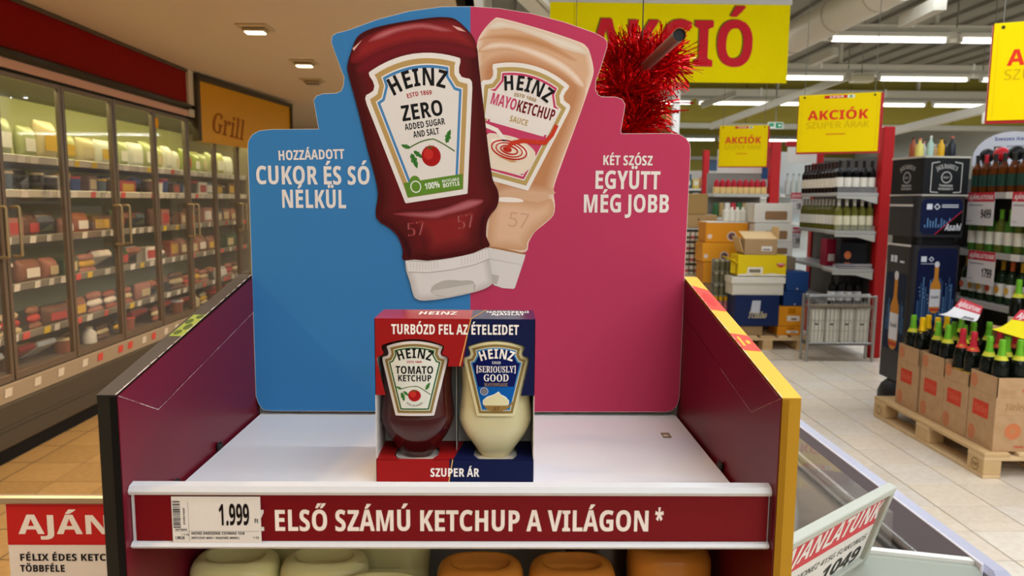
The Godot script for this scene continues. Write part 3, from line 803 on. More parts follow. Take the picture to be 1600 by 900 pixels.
func twin_pack() -> void:
	var X0 := -0.1305
	var X1 := 0.0365
	var ZF := -0.755
	var ZB := -0.818
	var k := keystone()
	var lab := [Transform2D(0, Vector2(0.000700, 0.00069), 0, Vector2(-0.0895, 1.3535)), Transform2D(0, Vector2(0.000690, 0.00069), 0, Vector2(-0.0040, 1.3535))]
	# carton
	var t := thing("twin_pack_carton", "red and navy cardboard sleeve holding two sauce bottles on the shelf", "carton", Vector3(0, 0.0005, 0))
	var sheet := PackedVector2Array([Vector2(X0, 1.2955), Vector2(X1, 1.2955), Vector2(X1, 1.3765), Vector2(X0, 1.3765)])
	var cuts := [lab[0] * Geometry2D.offset_polygon(k, 2.5, Geometry2D.JOIN_ROUND)[0], Transform2D(0, Vector2(-0.0032, 0)) * lab[0] * Geometry2D.offset_polygon(k, 2.2, Geometry2D.JOIN_ROUND)[0], lab[1] * Geometry2D.offset_polygon(k, 1.2, Geometry2D.JOIN_ROUND)[0], PackedVector2Array([Vector2(-0.075, 1.2), Vector2(-0.02, 1.2), Vector2(-0.02, 1.3265), Vector2(-0.075, 1.3265)])]
	var face := MB.big(sheet)
	for q in cuts:
		var got := Geometry2D.clip_polygons(face, MB.big(q))
		face = got[0]
		for g in got:
			if absf(area(g)) > absf(area(face)): face = g
	var split := MB.big(PackedVector2Array([Vector2(-0.3, 1.1), Vector2(-0.0425, 1.1), Vector2(-0.0420, 1.31), Vector2(-0.0305, 1.38), Vector2(-0.3, 1.38)]))
	var fr := MB.new().flat(xf(Vector3(0, 0, ZF)))
	fr.dye("98171c")
	for q in Geometry2D.intersect_polygons(face, split): fr.prism(MB.big(q, 0.001), -0.0006, 0.0)
	fr.dye("131b40")
	for q in Geometry2D.clip_polygons(face, split): fr.prism(MB.big(q, 0.001), -0.0006, 0.0)
	part(t, "front_panel", fr, ink, "upper front with cut-outs round both labels")
	var tp := MB.new().dye("b8252c").span(X0, -0.0305, 1.3762, 1.3768, ZB, ZF).dye("1c2856").span(-0.0305, X1, 1.3762, 1.3768, ZB, ZF)
	part(t, "top_panel", tp, gloss)
	var ed := MB.new().dye("d8a860").flat(xf(Vector3(0, 0, ZF + 0.0002)))
	ed.stroke(pv([-30.5, 1376.5, -42.0, 1327], 0.001), 0.0011)
	ed.stroke(pv([-49.5, 1225.8, -51.5, 1213, -53.8, 1200.2], 0.001), 0.0011)
	ed.flat(Transform3D(Basis(Vector3.RIGHT, -PI / 2), Vector3(0, 1.3770, 0)))
	ed.stroke(PackedVector2Array([Vector2(-0.0305, -ZF), Vector2(-0.026, -ZF + 0.02), Vector2(-0.016, -ZB)]), 0.0013)
	part(t, "gold_line", ed, ink)
	var tx := MB.new().dye("f4efe8").flat(xf(Vector3(0, 0, ZF + 0.0003)))
	tx.text("TURBÓZD FEL AZ ÉTELEIDET", Vector2(-0.1132, 1.3604), 0.0102, 0.0, bold, 0.0, 0.1325)
	tx.text("SZUPER ÁR", Vector2(-0.0735, 1.2068), 0.0090, 0.0, bold, 0.0, 0.0520)
	tx.flat(Transform3D(Basis(Vector3.RIGHT, -PI / 2), Vector3(0, 1.3771, 0)))
	tx.text("HEINZ", Vector2(-0.068, -ZF + 0.026), 0.022, 0.0, bold, 0.5, 0.042).text("NAGYSZERŰ", Vector2(0.008, -ZF + 0.041), 0.012, 0.0, bold, 0.5, 0.048).text("AJÁNLAT", Vector2(0.008, -ZF + 0.025), 0.012, 0.0, bold, 0.5, 0.036)
	part(t, "printed_words", tx, ink)
	part(t, "side_panel", MB.new().dye("d8d4cc").span(X0, X0 + 0.0006, 1.2, 1.3765, ZB, ZF), ink)
	part(t, "side_panel", MB.new().dye("d8d4cc").span(X1 - 0.0006, X1, 1.2, 1.3765, ZB, ZF), ink)
	part(t, "back_panel", MB.new().dye("c4c4bc").span(X0, X1, 1.2, 1.3765, ZB, ZB + 0.0006), ink)
	part(t, "divider", MB.new().dye("b8bab2").span(-0.0475, -0.0469, 1.2, 1.37, ZB, ZF - 0.03), ink)
	var tr := MB.new().dye("98171c").span(X0, -0.0530, 1.2, 1.2262, ZF - 0.0006, ZF).dye("131b40").span(-0.0530, X1, 1.2, 1.2262, ZF - 0.0006, ZF)
	part(t, "tray_front", tr, ink)
	# platform with a round hole for each bottle neck
	var plat := [MB.big(PackedVector2Array([Vector2(X0, 0), Vector2(-0.0495, 0), Vector2(-0.040, 0.061), Vector2(X0, 0.061)])), MB.big(PackedVector2Array([Vector2(-0.0495, 0), Vector2(X1, 0), Vector2(X1, 0.061), Vector2(-0.040, 0.061)]))]
	var pl := MB.new().flat(Transform3D(Basis(Vector3.RIGHT, -PI / 2), Vector3(0, 1.2256, ZF)))
	for i in 2:
		pl.dye(["98171c", "131b40"][i])
		var cx: float = [-0.0895, -0.004][i]
		var hole := PackedVector2Array()
		for j in 25: hole.append(Vector2(cx + cos(PI * j / 24.0) * 0.0235, 0.032 + sin(PI * j / 24.0) * 0.019))
		hole.append(Vector2(cx - 0.0235, 0.014)); hole.append(Vector2(cx - 0.0165, -0.002)); hole.append(Vector2(cx + 0.0165, -0.002)); hole.append(Vector2(cx + 0.0235, 0.014))
		for q in Geometry2D.clip_polygons(plat[i], MB.big(hole)): pl.prism(MB.big(q, 0.001), -0.0005, 0.0)
	part(t, "platform", pl, ink)
	# bottles
	var dark := mat("42100f", 0.1, 0.0, 0.55)
	var cream := mat("d8cfa0", 0.16, 0.0, 0.5)
	var white := mat("e2ddd2", 0.3)
	var made := []
	for i in 2:
		var bt := thing(["ketchup_bottle", "mayonnaise_bottle"][i], ["dark red ketchup squeeze bottle with white label in the twin pack", "cream mayonnaise squeeze bottle with blue label in the twin pack"][i], "bottle", Vector3([-0.0895, -0.0045][i], 1.2012, ZF - 0.0318), 0.0)
		squeeze_bottle(bt, [dark, cream][i], white, 0.955, 0.97)
		made.append(bt)
		var lb := MB.new()
		var off := Vector2([-0.0895, -0.0045][i], 1.2012)
		lb.m = func(p: Vector2, z: float) -> Vector3:
			var q: Vector2 = lab[i] * p - off
			var u := minf(0.999, absf(q.x) / 0.041)
			return Vector3(q.x, q.y, 0.0288 - 0.011 * pow(u, 2.6) + z + 0.0026)
		if i == 0:
			label_frame(lb, ["dcd2cc", "8a7440", "e0e2d0", "2f5a2c", "dcdcd0"], 5.0, true, 0.00006)
			lb.dye("12100e").arch("HEINZ", Vector2(0, -88), 62, 14.5, 50, 0.0004, bold).text("TOMATO", Vector2(0, -50.5), 11.6, 0.0004, bold, 0.5, 57).text("KETCHUP", Vector2(0, -62), 9.4, 0.0004, bold, 0.5, 51)
			lb.dye("b03038").text("ESTD 1869", Vector2(0, -33.5), 3.2, 0.0004, bold, 0.5, 22)
			tomato(lb, Vector2(0, -84), 9.6, 0.0004)
			lb.dye("7a7868").arch("GROWN NOT MADE", Vector2(0, -84), -14.5, -2.6, -24, 0.0004, bold)
		else:
			label_frame(lb, ["d8cfa4", "8a7440", "d8d4c0", "3f7fb0", "0c1450"], 5.0, true, 0.00006)
			lb.dye("0a58a4").poly(pv([-29.5, -70, 29.5, -70, 20, -104.2, -20, -104.2], 1.0), 0.0003, 5.0)
			lb.dye("f0ece0").arch("HEINZ", Vector2(0, -88), 62, 14.5, 50, 0.0004, bold)
			lb.dye("d8d8d8").text("1869", Vector2(0, -34.5), 4.2, 0.0004, serif, 0.5, 14)
			lb.dye("f0ece4").text("[SERIOUSLY]", Vector2(0, -47.5), 9.6, 0.0004, serif, 0.5, 61).text("GOOD", Vector2(0, -61.3), 10.8, 0.0004, serif, 0.5, 39)
			lb.dye("9a8464").text("MAYONNAISE", Vector2(0, -69), 5.0, 0.0004, serif, 0.5, 36)
			lb.dye("b0b4b8").ring(Vector2(-18, -77), 6.3, 1.4, 0.0004, 16)
			lb.dye("857a70").disc(Vector2(-18, -77), 3.8, 0.0004, 12)
			lb.dye("e8f0ec").poly(pv([4, -77, 7.5, -81.5, 15, -85.5, 20, -91.5, 20, -97, 16, -100, -16, -100, -20, -97, -20, -91, -14, -85.5, -3, -81.5], 1.0), 0.0004, 4.0)
			lb.dye("dcd4a8").poly(pv([4, -78.5, 7, -82.5, 14, -86.5, 19, -92, 19, -97, 15, -100, -15, -100, -19, -97, -19, -91.5, -13, -86.5, -3, -82.5], 1.0), 0.0005, 4.0)
			lb.dye("94743f").poly(pv([-19.5, -99, 19.5, -99, 26, -92.5, 27.5, -94, 21, -102, 13, -106.5, 0, -108.5, -12, -106.5], 1.0), 0.0006, 4.0)
			lb.dye("2a2018").text("57", Vector2(0, -106.5), 5, 0.0007, plainfont, 0.5, 9, 0.0, 0.2)
		part(bt, "label", lb, ink, "white keystone label with tomato" if i == 0 else "blue keystone label with mayonnaise spoon")

func area(p: PackedVector2Array) -> float:
	var s := 0.0
	for i in p.size(): s += p[i].cross(p[(i + 1) % p.size()])
	return s / 2

func lower_bottles() -> void:
	var cream := mat("cfc88e", 0.2)
	var orange := mat("c07a2c", 0.2)
	var dark := mat("3a2a22", 0.2)
	var cap := mat("d8d4c8", 0.3)
	var rows := [[-0.290, -0.775, "c", "cream mayonnaise bottle below the shelf beside the left panel"], [-0.192, -0.775, "c", "cream bottle below the rail under the word ELSŐ"], [-0.120, -0.715, "c", "nearest cream bottle below the shelf, standing proud of its row"], [-0.130, -0.850, "c", "cream bottle half hidden in the second row below the shelf"], [-0.238, -0.850, "c", "cream bottle in the shaded back row between two front bottles"], [-0.020, -0.760, "o", "orange sauce bottle below the shelf next to the gap"], [0.080, -0.760, "o", "orange sauce bottle below the shelf at centre of the rail"], [0.195, -0.80, "o", "shaded orange sauce bottle alone near the right panel below"], [0.130, -0.875, "d", "dark capped bottle in shade between orange bottles below"]]
	var proto := {}
	for r in rows:
		var kind: String = r[2]
		var t := thing("sauce_bottle", r[3], "bottle", Vector3(r[0], 0.892, r[1]), 0.0, "bottles on the lower shelf")
		if proto.has(kind):
			for ch in proto[kind].get_children(): t.add_child(ch.duplicate(), true)
		else:
			squeeze_bottle(t, {"c": cream, "o": orange, "d": dark}[kind], cap, 1.16)
			proto[kind] = t

# ---------------------------------------------------------------- offer signs beside the stand
func offer_signs() -> void:
	var t := thing("offer_sign", "framed offer card with red heading AJÁN half hidden behind the stand", "offer sign", Vector3(Vector3(-0.788, 1.02, -1.12).x, Vector3(-0.788, 1.02, -1.12).y, -1.12))
	part(t, "sheet", MB.new().span(0.012, 0.43, -0.15, 0.0, -0.001, 0.0), mat("dcd8d4", 0.45))
	var p := MB.new().flat(xf(Vector3(0, 0, 0.0006)))
	p.dye("b82828").poly(pv([13, 0, 430, 0, 430, -68, 12, -68], 0.001), 0)
	p.dye("e6e2de").text("AJÁNLATUNK", Vector2(0.030, -0.050), 0.0305, 0.0003, bold, 0.0, 0.385)
	p.dye("24201e").text("FÉLIX ÉDES KETCHUP", Vector2(0.028, -0.0945), 0.0112, 0.0003, bold, 0.0, 0.172).text("TÖBBFÉLE", Vector2(0.028, -0.113), 0.0112, 0.0003, bold, 0.0, 0.071)
	part(t, "print", p, ink)
	part(t, "top_bar", MB.new().span(-0.06, 0.44, 0.0, 0.014, -0.006, 0.006, 0.003), mat("b8b4a8", 0.3, 0.7))
	part(t, "pole", MB.new().span(0.30, 0.315, -1.032, 0.0, -0.02, -0.006), mat("a8a49a", 0.3, 0.7))
	part(t, "foot", MB.new().span(0.22, 0.40, -1.032, -1.022, -0.10, 0.08, 0.003), mat("6a6860", 0.4, 0.5))
	# tilted framed card at the other side
	var tr := Vector3(0.703, 1.003, -1.25)
	var u := Vector3(0.78, 0, -0.626).normalized()
	var vv := Vector3(-0.174, -0.961, -0.216).normalized()
	var f := thing("offer_sign", "tilted grey framed offer card reading ÁNLATUNK leaning over the chest freezer", "offer sign", tr)
	var B := Basis(u, -vv, u.cross(-vv))
	var q := xf(Vector3.ZERO)
	q.basis = B
	var W := 0.364
	var Hh := 0.163
	var box := func(x0: float, x1: float, y0: float, y1: float, z0: float, z1: float) -> MB:
		return MB.new().box(q * Vector3((x0 + x1) / 2, (y0 + y1) / 2, (z0 + z1) / 2), Vector3(x1 - x0, y1 - y0, z1 - z0), 0.0015, B)
	part(f, "frame_bar", box.call(-W, 0, -0.014, 0, -0.010, 0.007), mat("b4b8ac", 0.35))
	part(f, "frame_bar", box.call(-0.014, 0, -Hh, -0.014, -0.010, 0.007), mat("a4a89c", 0.35))
	part(f, "frame_bar", box.call(-W, -W + 0.014, -Hh, -0.014, -0.010, 0.007), mat("a4a89c", 0.35))
	part(f, "frame_bar", box.call(-W + 0.014, -0.014, -Hh, -Hh + 0.008, -0.010, 0.007), mat("a4a89c", 0.35))
	part(f, "sheet", box.call(-W + 0.014, -0.014, -Hh + 0.008, -0.014, -0.004, -0.001), mat("d8d6d0", 0.45))
	var pr := MB.new().flat(q)
	pr.dye("c8484e").poly(pv([-349, -17, -17, -17, -17, -79, -349, -79], 0.001), -0.0008)
	pr.dye("dedad4").text("AJÁNLATUNK", Vector2(-0.018, -0.066), 0.0375, -0.0004, bold, 1.0, 0.325, 0.0, 0.25)
	pr.dye("34322e").text("MAJONÉZ 415G FLAKONOS", Vector2(-0.030, -0.109), 0.0125, -0.0004, plainfont, 1.0, 0.262, 0.0, 0.15)
	pr.dye("34322e").text("1049", Vector2(-0.034, -0.152), 0.030, -0.0004, bold, 1.0, 0.14, 0.0, 0.2)
	part(f, "print", pr, ink)
	var low := q * Vector3(-0.06, -Hh, -0.004)
	part(f, "holder_pole", MB.new().tube([low + Vector3(0, 0.004, 0), Vector3(low.x, 0.859 - tr.y, low.z)], 0.007, 8), mat("a8a49a", 0.3, 0.7))

# ---------------------------------------------------------------- tinsel round the steel pole
func tinsel() -> void:
	var pole := thing("steel_pole", "grey steel tube with open dark end pointing out of the red tinsel", "pole", Vector3.ZERO)
	var a := Vector3(0.292, 1.773, -1.25)
	var b := Vector3(a.x, a.y, -3.1)
	part(pole, "tube", MB.new().tube([a, b], 0.0103, 20, false), mat("9a8c88", 0.28, 0.75))
	part(pole, "end_plug", MB.new().tube([a + Vector3(0, 0, -0.004), a + Vector3(0, 0, -0.02)], 0.0092, 20), mat("2a2a2c", 0.7))
	part(pole, "end_rim", MB.new().tube([a + Vector3(0, 0, 0.0004), a + Vector3(0, 0, -0.003)], 0.0106, 20, false), mat("b8b0ac", 0.3, 0.8))
	var wz := -1.58
	part(pole, "hanging_wire", MB.new().tube([Vector3(a.x, a.y + 0.0102, wz), Vector3(a.x, 4.4, wz)], 0.0013, 6), mat("3a382c", 0.5, 0.5))
	part(pole, "hanging_wire", MB.new().tube([Vector3(b.x, b.y + 0.0102, -3.0), Vector3(b.x, 4.4, -3.0)], 0.0013, 6), mat("3a382c", 0.5, 0.5))
	var g := thing("tinsel_garland", "fluffy red metallic tinsel garland wound round the steel pole", "tinsel", Vector3.ZERO)
	var path := Curve3D.new()
	for q in [Vector3(0.333, 1.838, -1.66), Vector3(0.356, 1.793, -1.62), Vector3(0.301, 1.766, -1.56), Vector3(0.278, 1.816, -1.64), Vector3(0.241, 1.765, -1.6), Vector3(0.25, 1.717, -1.54), Vector3(0.303, 1.715, -1.56), Vector3(0.304, 1.676, -1.56), Vector3(0.262, 1.641, -1.52), Vector3(0.214, 1.595, -1.5), Vector3(0.185, 1.53, -1.46)]: path.add_point(q)
	for i in path.point_count:
		var d := (path.get_point_position(mini(i + 1, path.point_count - 1)) - path.get_point_position(maxi(i - 1, 0))) * 0.18
		path.set_point_in(i, -d); path.set_point_out(i, d)
	var pts := []
	var L := path.get_baked_length()
	for i in 61: pts.append(path.sample_baked(L * i / 60.0))
	part(g, "core_thread", MB.new().tube(pts, 0.003, 6), mat("5a0c10", 0.5))
	var s := MB.new()
	for i in 4200:
		var u := rng.randf()
		var o := path.sample_baked(L * u)
		var d := (path.sample_baked(minf(L, L * u + 0.01)) - path.sample_baked(maxf(0, L * u - 0.01))).normalized()
		var r := Vector3(rng.randfn(), rng.randfn(), rng.randfn()).normalized()
		r = (r - d * r.dot(d) * 0.75).normalized()
		var len_ := rng.randf_range(0.035, 0.078)
		if rng.randf() < 0.06: len_ *= 1.2
		var w := r.cross(Vector3(rng.randfn(), rng.randfn(), rng.randfn())).normalized() * rng.randf_range(0.0009, 0.0019)
		var bend := Vector3(rng.randfn(), rng.randfn() - 0.5, rng.randfn()) * 0.006
		var mid := o + r * len_ * 0.55
		var tip := o + r * len_ + bend
		s.quad(o - w, o + w, mid + w, mid - w)
		var w2 := w.rotated(r, rng.randf_range(-0.9, 0.9))
		s.quad(mid - w, mid + w, tip + w2, tip - w2)
	var foil := mat("d8141e", 0.17, 0.88, 0.5)
	part(g, "foil_strands", s, foil).set_meta("kind", "stuff")

# ---------------------------------------------------------------- glass-door cooler along the left wall
func pillow(b: MB, w: float, h: float, d: float, y := 0.0) -> MB:      # bag standing on y, its flat side towards +x
	var rings := []
	for i in 9:
		var u := i / 8.0
		var k := sqrt(maxf(0.02, 1 - pow(absf(2 * u - 1), 3.0)))
		var r := PackedVector3Array()
		for j in 16:
			var a := TAU * j / 16
			r.append(Vector3(cos(a) * d / 2 * k, y + h * u, -signf(sin(a)) * pow(absf(sin(a)), 0.6) * w / 2 * (0.9 + 0.1 * k)))
		rings.append(r)
	return b.loft(rings)

func product(kind: String, hex: String, hex2: String, label: String, at: Vector3, w: float, h: float, d: float, group: String) -> void:
	var t := thing({"box": "food_carton", "tray": "food_tray", "bag": "food_bag", "tub": "food_tub", "sausage": "sausage_pack", "bottle": "milk_bottle"}[kind], label, {"box": "carton", "tray": "tray", "bag": "bag", "tub": "tub", "sausage": "sausages", "bottle": "bottle"}[kind], at, rng.randf_range(-0.12, 0.12), group)
	var m := mat(hex, 0.3)
	var m2 := mat(hex2, 0.4)
	match kind:
		"box":
			part(t, "body", MB.new().span(-d / 2, d / 2, 0, h, -w / 2, w / 2, 0.004), m)
			part(t, "label", MB.new().span(d / 2, d / 2 + 0.001, h * 0.3, h * 0.8, -w * 0.36, w * 0.36), m2)
		"tray":      # shallow tray leaning back, film on top
			var B := Basis(Vector3.BACK, 0.55)
			part(t, "tray_body", MB.new().box(B * Vector3(0, h * 0.22, 0) + Vector3(0, h * 0.42, 0), Vector3(d, h * 0.34, w), 0.006, B), m)
			part(t, "content", MB.new().box(B * Vector3(0, h * 0.42, 0) + Vector3(0, h * 0.42, 0), Vector3(d * 0.86, h * 0.14, w * 0.86), 0.008, B), m2)
			part(t, "label", MB.new().box(B * Vector3(d * 0.08, h * 0.50, 0) + Vector3(0, h * 0.42, 0), Vector3(d * 0.4, 0.003, w * 0.5), 0.0, B), mat("dcd4c4", 0.4))
		"bag":
			part(t, "bag_body", pillow(MB.new(), w, h, d), m)
			part(t, "label", MB.new().span(d * 0.48, d * 0.5, h * 0.28, h * 0.66, -w * 0.3, w * 0.3), m2)
		"tub":
			part(t, "tub_body", MB.new().lathe([[w * 0.38, 0], [w * 0.40, 0.003], [w * 0.47, h * 0.88]], 16), m)
			part(t, "lid", MB.new().lathe([[w * 0.5, h * 0.88], [w * 0.5, h * 0.97], [w * 0.46, h]], 16), m2)
		"bottle":
			part(t, "bottle_body", MB.new().lathe([[w * 0.44, 0], [w * 0.47, 0.01], [w * 0.47, h * 0.62], [w * 0.22, h * 0.84], [w * 0.2, h * 0.9]], 14), m)
			part(t, "cap", MB.new().lathe([[w * 0.22, h * 0.9], [w * 0.22, h]], 12), m2)
		"sausage":
			var k := 0
			for p in [[0.0, 0.175], [0.0, 0.5], [0.0, 0.83]]:
				var rings := []
				for i in 7:
					var u := i / 6.0 * 2 - 1
					var r := PackedVector3Array()
					var rr := h * 0.17 * sqrt(maxf(0.03, 1 - pow(absf(u), 6.0)))
					for j in 10: r.append(Vector3(d * 0.2 * (1 - p[1]) + cos(TAU * j / 10) * rr, h * p[1] + sin(TAU * j / 10) * rr, -u * w / 2))
					rings.append(r)
				part(t, "sausage", MB.new().loft(rings), m if k != 1 else m2)
				k += 1

func cooler() -> void:
	var t := thing("glass_door_cooler", "long multideck cooler with brown framed glass doors along the left wall", "cooler", Vector3(-2.733, 0, 0))
	var z0 := -3.48
	var dw := 0.61
	var nd := 8
	var z1 := z0 - dw * nd
	part(t, "plinth", MB.new().span(-0.85, -0.06, 0.0, 0.12, z1, z0), mat("1c1a18", 0.7))
	part(t, "base_panel", MB.new().span(-0.85, 0.0, 0.1, 0.352, z1, z0, 0.01).span(-0.02, 0.006, 0.21, 0.225, z1, z0), mat("4c473c", 0.4))
	part(t, "bumper_strip", MB.new().box(Vector3(-0.008, 0.408, (z0 + z1) / 2), Vector3(0.02, 0.108, z0 - z1), 0.004, Basis(Vector3.BACK, -0.12)), mat("a89a84", 0.35))
	part(t, "deck", MB.new().span(-0.82, -0.04, 0.44, 0.462, z1, z0), mat("6a6458", 0.4))
	part(t, "back_wall", MB.new().span(-0.85, -0.80, 0.4, 2.28, z1, z0), mat("c8c58a", 0.5))
	part(t, "end_wall", MB.new().span(-0.80, 0.0, 0.4, 2.28, z1 - 0.05, z1), mat("8c8068", 0.5))
	part(t, "end_wall", MB.new().span(-0.80, 0.0, 0.4, 2.28, z0, z0 + 0.05), mat("8c8068", 0.5))
	part(t, "roof", MB.new().span(-0.85, 0.0, 2.2, 2.28, z1, z0), mat("6a6458", 0.5))
	part(t, "header_strip", MB.new().span(-0.02, 0.004, 2.2, 2.255, z1, z0, 0.004), mat("d8a890", 0.35))
	part(t, "shadow_gap", MB.new().span(-0.03, -0.006, 2.185, 2.2, z1, z0), mat("1a1410", 0.6))
	part(t, "canopy_rail", MB.new().span(-0.06, 0.03, 2.258, 2.31, z1 - 0.6, z0, 0.014), mat("35312a", 0.22, 0.4))
	# light strip under the roof
	var strip := part(t, "light_strip", MB.new().span(-0.06, -0.032, 2.186, 2.2, z1 + 0.05, z0 - 0.05), glow("fdf6d0", 2.0))
	for k in 4:
		var l := AreaLight3D.new()
		l.name = "strip_light"
		l.area_size = Vector2(1.2, 0.04); l.light_energy = 0.5; l.light_color = Color("f4ecae"); l.shadow_enabled = true; l.area_range = 20.0
		strip.add_child(l, true)
		l.position = Vector3(-0.046, 2.182, z0 - 0.62 - k * 1.21)
		l.rotation = Vector3(-PI / 2, PI / 2, 0)
		l.rotate_object_local(Vector3.RIGHT, 0.5)
	var glassm := glass(0.03)
	var frame := mat("7d7062", 0.3, 0.55)
	for k in nd:
		var za := z0 - dw * k - 0.006
		var zb := za - dw + 0.012
		var d := Node3D.new()
		d.name = "door"
		t.add_child(d, true)
		part(d, "door_frame", MB.new().span(-0.018, 0.012, 0.47, 2.18, za - 0.026, za, 0.004).span(-0.018, 0.012, 0.47, 2.18, zb, zb + 0.026, 0.004).span(-0.018, 0.01, 0.47, 0.515, zb, za, 0.004).span(-0.018, 0.01, 2.15, 2.18, zb, za, 0.004), frame)
		var pane := MB.new()
		pane.quad(Vector3(-0.004, 0.51, za - 0.02), Vector3(-0.004, 0.51, zb + 0.02), Vector3(-0.004, 2.16, zb + 0.02), Vector3(-0.004, 2.16, za - 0.02))
		part(d, "pane", pane, glassm)
		var hz := zb + 0.05 if k % 2 == 0 else za - 0.05
		part(d, "handle", MB.new().tube([Vector3(0.01, 1.44, hz), Vector3(0.055, 1.44, hz), Vector3(0.06, 1.435, hz), Vector3(0.06, 1.17, hz), Vector3(0.055, 1.165, hz), Vector3(0.01, 1.165, hz)], 0.009, 8), mat("b8a888", 0.25, 0.7))
		if k % 2 == 1: part(t, "seal", MB.new().span(-0.03, -0.012, 0.47, 2.18, za - 0.006, za + 0.02), mat("4a443c", 0.6))
	part(t, "sticker", MB.new().flat(Transform3D(Basis(Vector3.UP, PI / 2), Vector3(0.013, 2.08, -5.96))).dye("f0a818").disc(Vector2.ZERO, 0.03, 0, 16, 0.045), ink)
	var sy := [1.72, 1.515, 1.24, 0.965, 0.67]
	for i in sy.size():
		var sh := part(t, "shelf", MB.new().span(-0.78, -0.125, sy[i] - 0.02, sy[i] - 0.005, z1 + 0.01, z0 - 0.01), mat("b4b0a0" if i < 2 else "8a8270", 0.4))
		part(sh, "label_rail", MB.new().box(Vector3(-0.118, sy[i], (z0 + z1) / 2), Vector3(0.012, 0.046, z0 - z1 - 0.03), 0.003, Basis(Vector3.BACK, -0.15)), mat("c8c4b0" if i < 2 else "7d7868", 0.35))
		var z := z0 - 0.5
		while z > z1 + 0.1:
			var hx: String = ["e0dccc", "e0dccc", "dcd8c8", "d8524a", "e0c030"][[0, 1, 2, 0, 3, 1, 0, 4, 2, 3][rng.randi() % 10]]
			part(sh, "price_tag", MB.new().box(Vector3(-0.109, sy[i] - 0.002, z), Vector3(0.002, 0.042, rng.randf_range(0.05, 0.075)), 0.0, Basis(Vector3.BACK, -0.15)), mat(hx, 0.5))
			z -= rng.randf_range(0.09, 0.26)
	var z := z0 - 0.55
	while z > z1 + 1.0:
		var hx: String = ["ded6c4", "ded6c4", "d8524a"][rng.randi() % 3]
		part(t, "price_tag", MB.new().box(Vector3(0.006, 0.415, z), Vector3(0.002, 0.05, 0.06), 0.0, Basis(Vector3.BACK, -0.12)), mat(hx, 0.5))
		z -= rng.randf_range(0.13, 0.28)
	# food on the shelves
	var names := {"e6e2d0": "white", "d8d6c4": "off-white", "b8b674": "pale green", "a8ac78": "sage green", "c8c46a": "pale green", "8f9a48": "green", "6a4a38": "brown", "8c6048": "tan", "a87462": "pink", "b84038": "red", "38342e": "black", "c8b88c": "cream", "d0a838": "yellow", "5c6c74": "grey blue", "9a5a44": "rust", "3c5084": "blue", "3f5a3a": "dark green"}
	var plan := [
		[["bag", "box", "bag", "bag"], ["d8d6c4", "b8b674", "c8b88c", "a8ac78", "8f9a48", "d8d6c4", "b8b674"], 0.26, 1.72],
		[["tub", "box", "tray", "box"], ["3c5084", "5c6c74", "38342e", "e6e2d0", "6a4a38", "b84038", "c8b88c"], 0.15, 1.515],
		[["tray", "bag", "tray", "box"], ["38342e", "6a4a38", "3f5a3a", "8c6048", "9a5a44", "a87462", "5c6c74"], 0.17, 1.24],
		[["bag", "tray", "box", "sausage", "bag"], ["6a4a38", "a87462", "8c6048", "3f5a3a", "9a5a44", "e6e2d0"], 0.18, 0.965],
		[["sausage", "tray", "bag", "sausage"], ["8c6048", "a87462", "c8b88c", "9a5a44", "e6e2d0", "6a4a38"], 0.17, 0.67],
		[["tray", "tub", "bottle", "sausage"], ["6a4a38", "c8b88c", "38342e", "9a5a44", "b84038", "e6e2d0"], 0.13, 0.464]]
	var nouns := {"box": "food carton", "tray": "meat tray", "bag": "food bag", "tub": "lidded tub", "sausage": "sausage pack", "bottle": "bottle"}
	var shelfname := ["top", "second", "third", "fourth", "fifth", "bottom"]
	var count := {}
	for i in plan.size():
		var zz := z0 - 0.36
		while zz > z1 + 0.3:
			var kind: String = plan[i][0][rng.randi() % plan[i][0].size()]
			var hex: String = plan[i][1][rng.randi() % plan[i][1].size()]
			var w := rng.randf_range(0.13, 0.25)
			if kind in ["tub", "bottle"]: w = rng.randf_range(0.09, 0.12)
			var h: float = plan[i][2] * rng.randf_range(0.7, 1.0)
			var d := 0.16 if kind == "tray" else rng.randf_range(0.07, 0.13)
			var door := clampi(floori((z0 - zz) / dw), 0, nd - 1)
			var key := "%s %s on the %s cooler shelf behind door %s" % [names[hex], nouns[kind], shelfname[i], ORD[door]]
			count[key] = count.get(key, 0) + 1
			var label: String = key if count[key] == 1 else key + ", " + ORD[count[key] - 1] + " along"
			product(kind, hex, ["e6e0d0", "c8b88c", "b84038", "d0a838"][rng.randi() % 4], label, Vector3(-2.733 - 0.125 - d / 2 - 0.02 - (0.02 if kind == "tray" else 0.0), plan[i][3] - (0.005 if i < 5 else 0.0), zz - w / 2), w, h, d, "food on the %s cooler shelf" % shelfname[i])
			if i < 2 and rng.randf() < 0.5:
				key = "%s carton at the back of the %s cooler shelf behind door %s" % [names[hex], shelfname[i], ORD[door]]
				count[key] = count.get(key, 0) + 1
				product("box", hex, "e6e0d0", key if count[key] == 1 else key + ", " + ORD[count[key] - 1] + " along", Vector3(-3.2, plan[i][3] - 0.005, zz - w / 2), w * 0.9, h * 1.05, 0.08, "food at the back of the %s cooler shelf" % shelfname[i])
			zz -= w + rng.randf_range(0.01, 0.05)

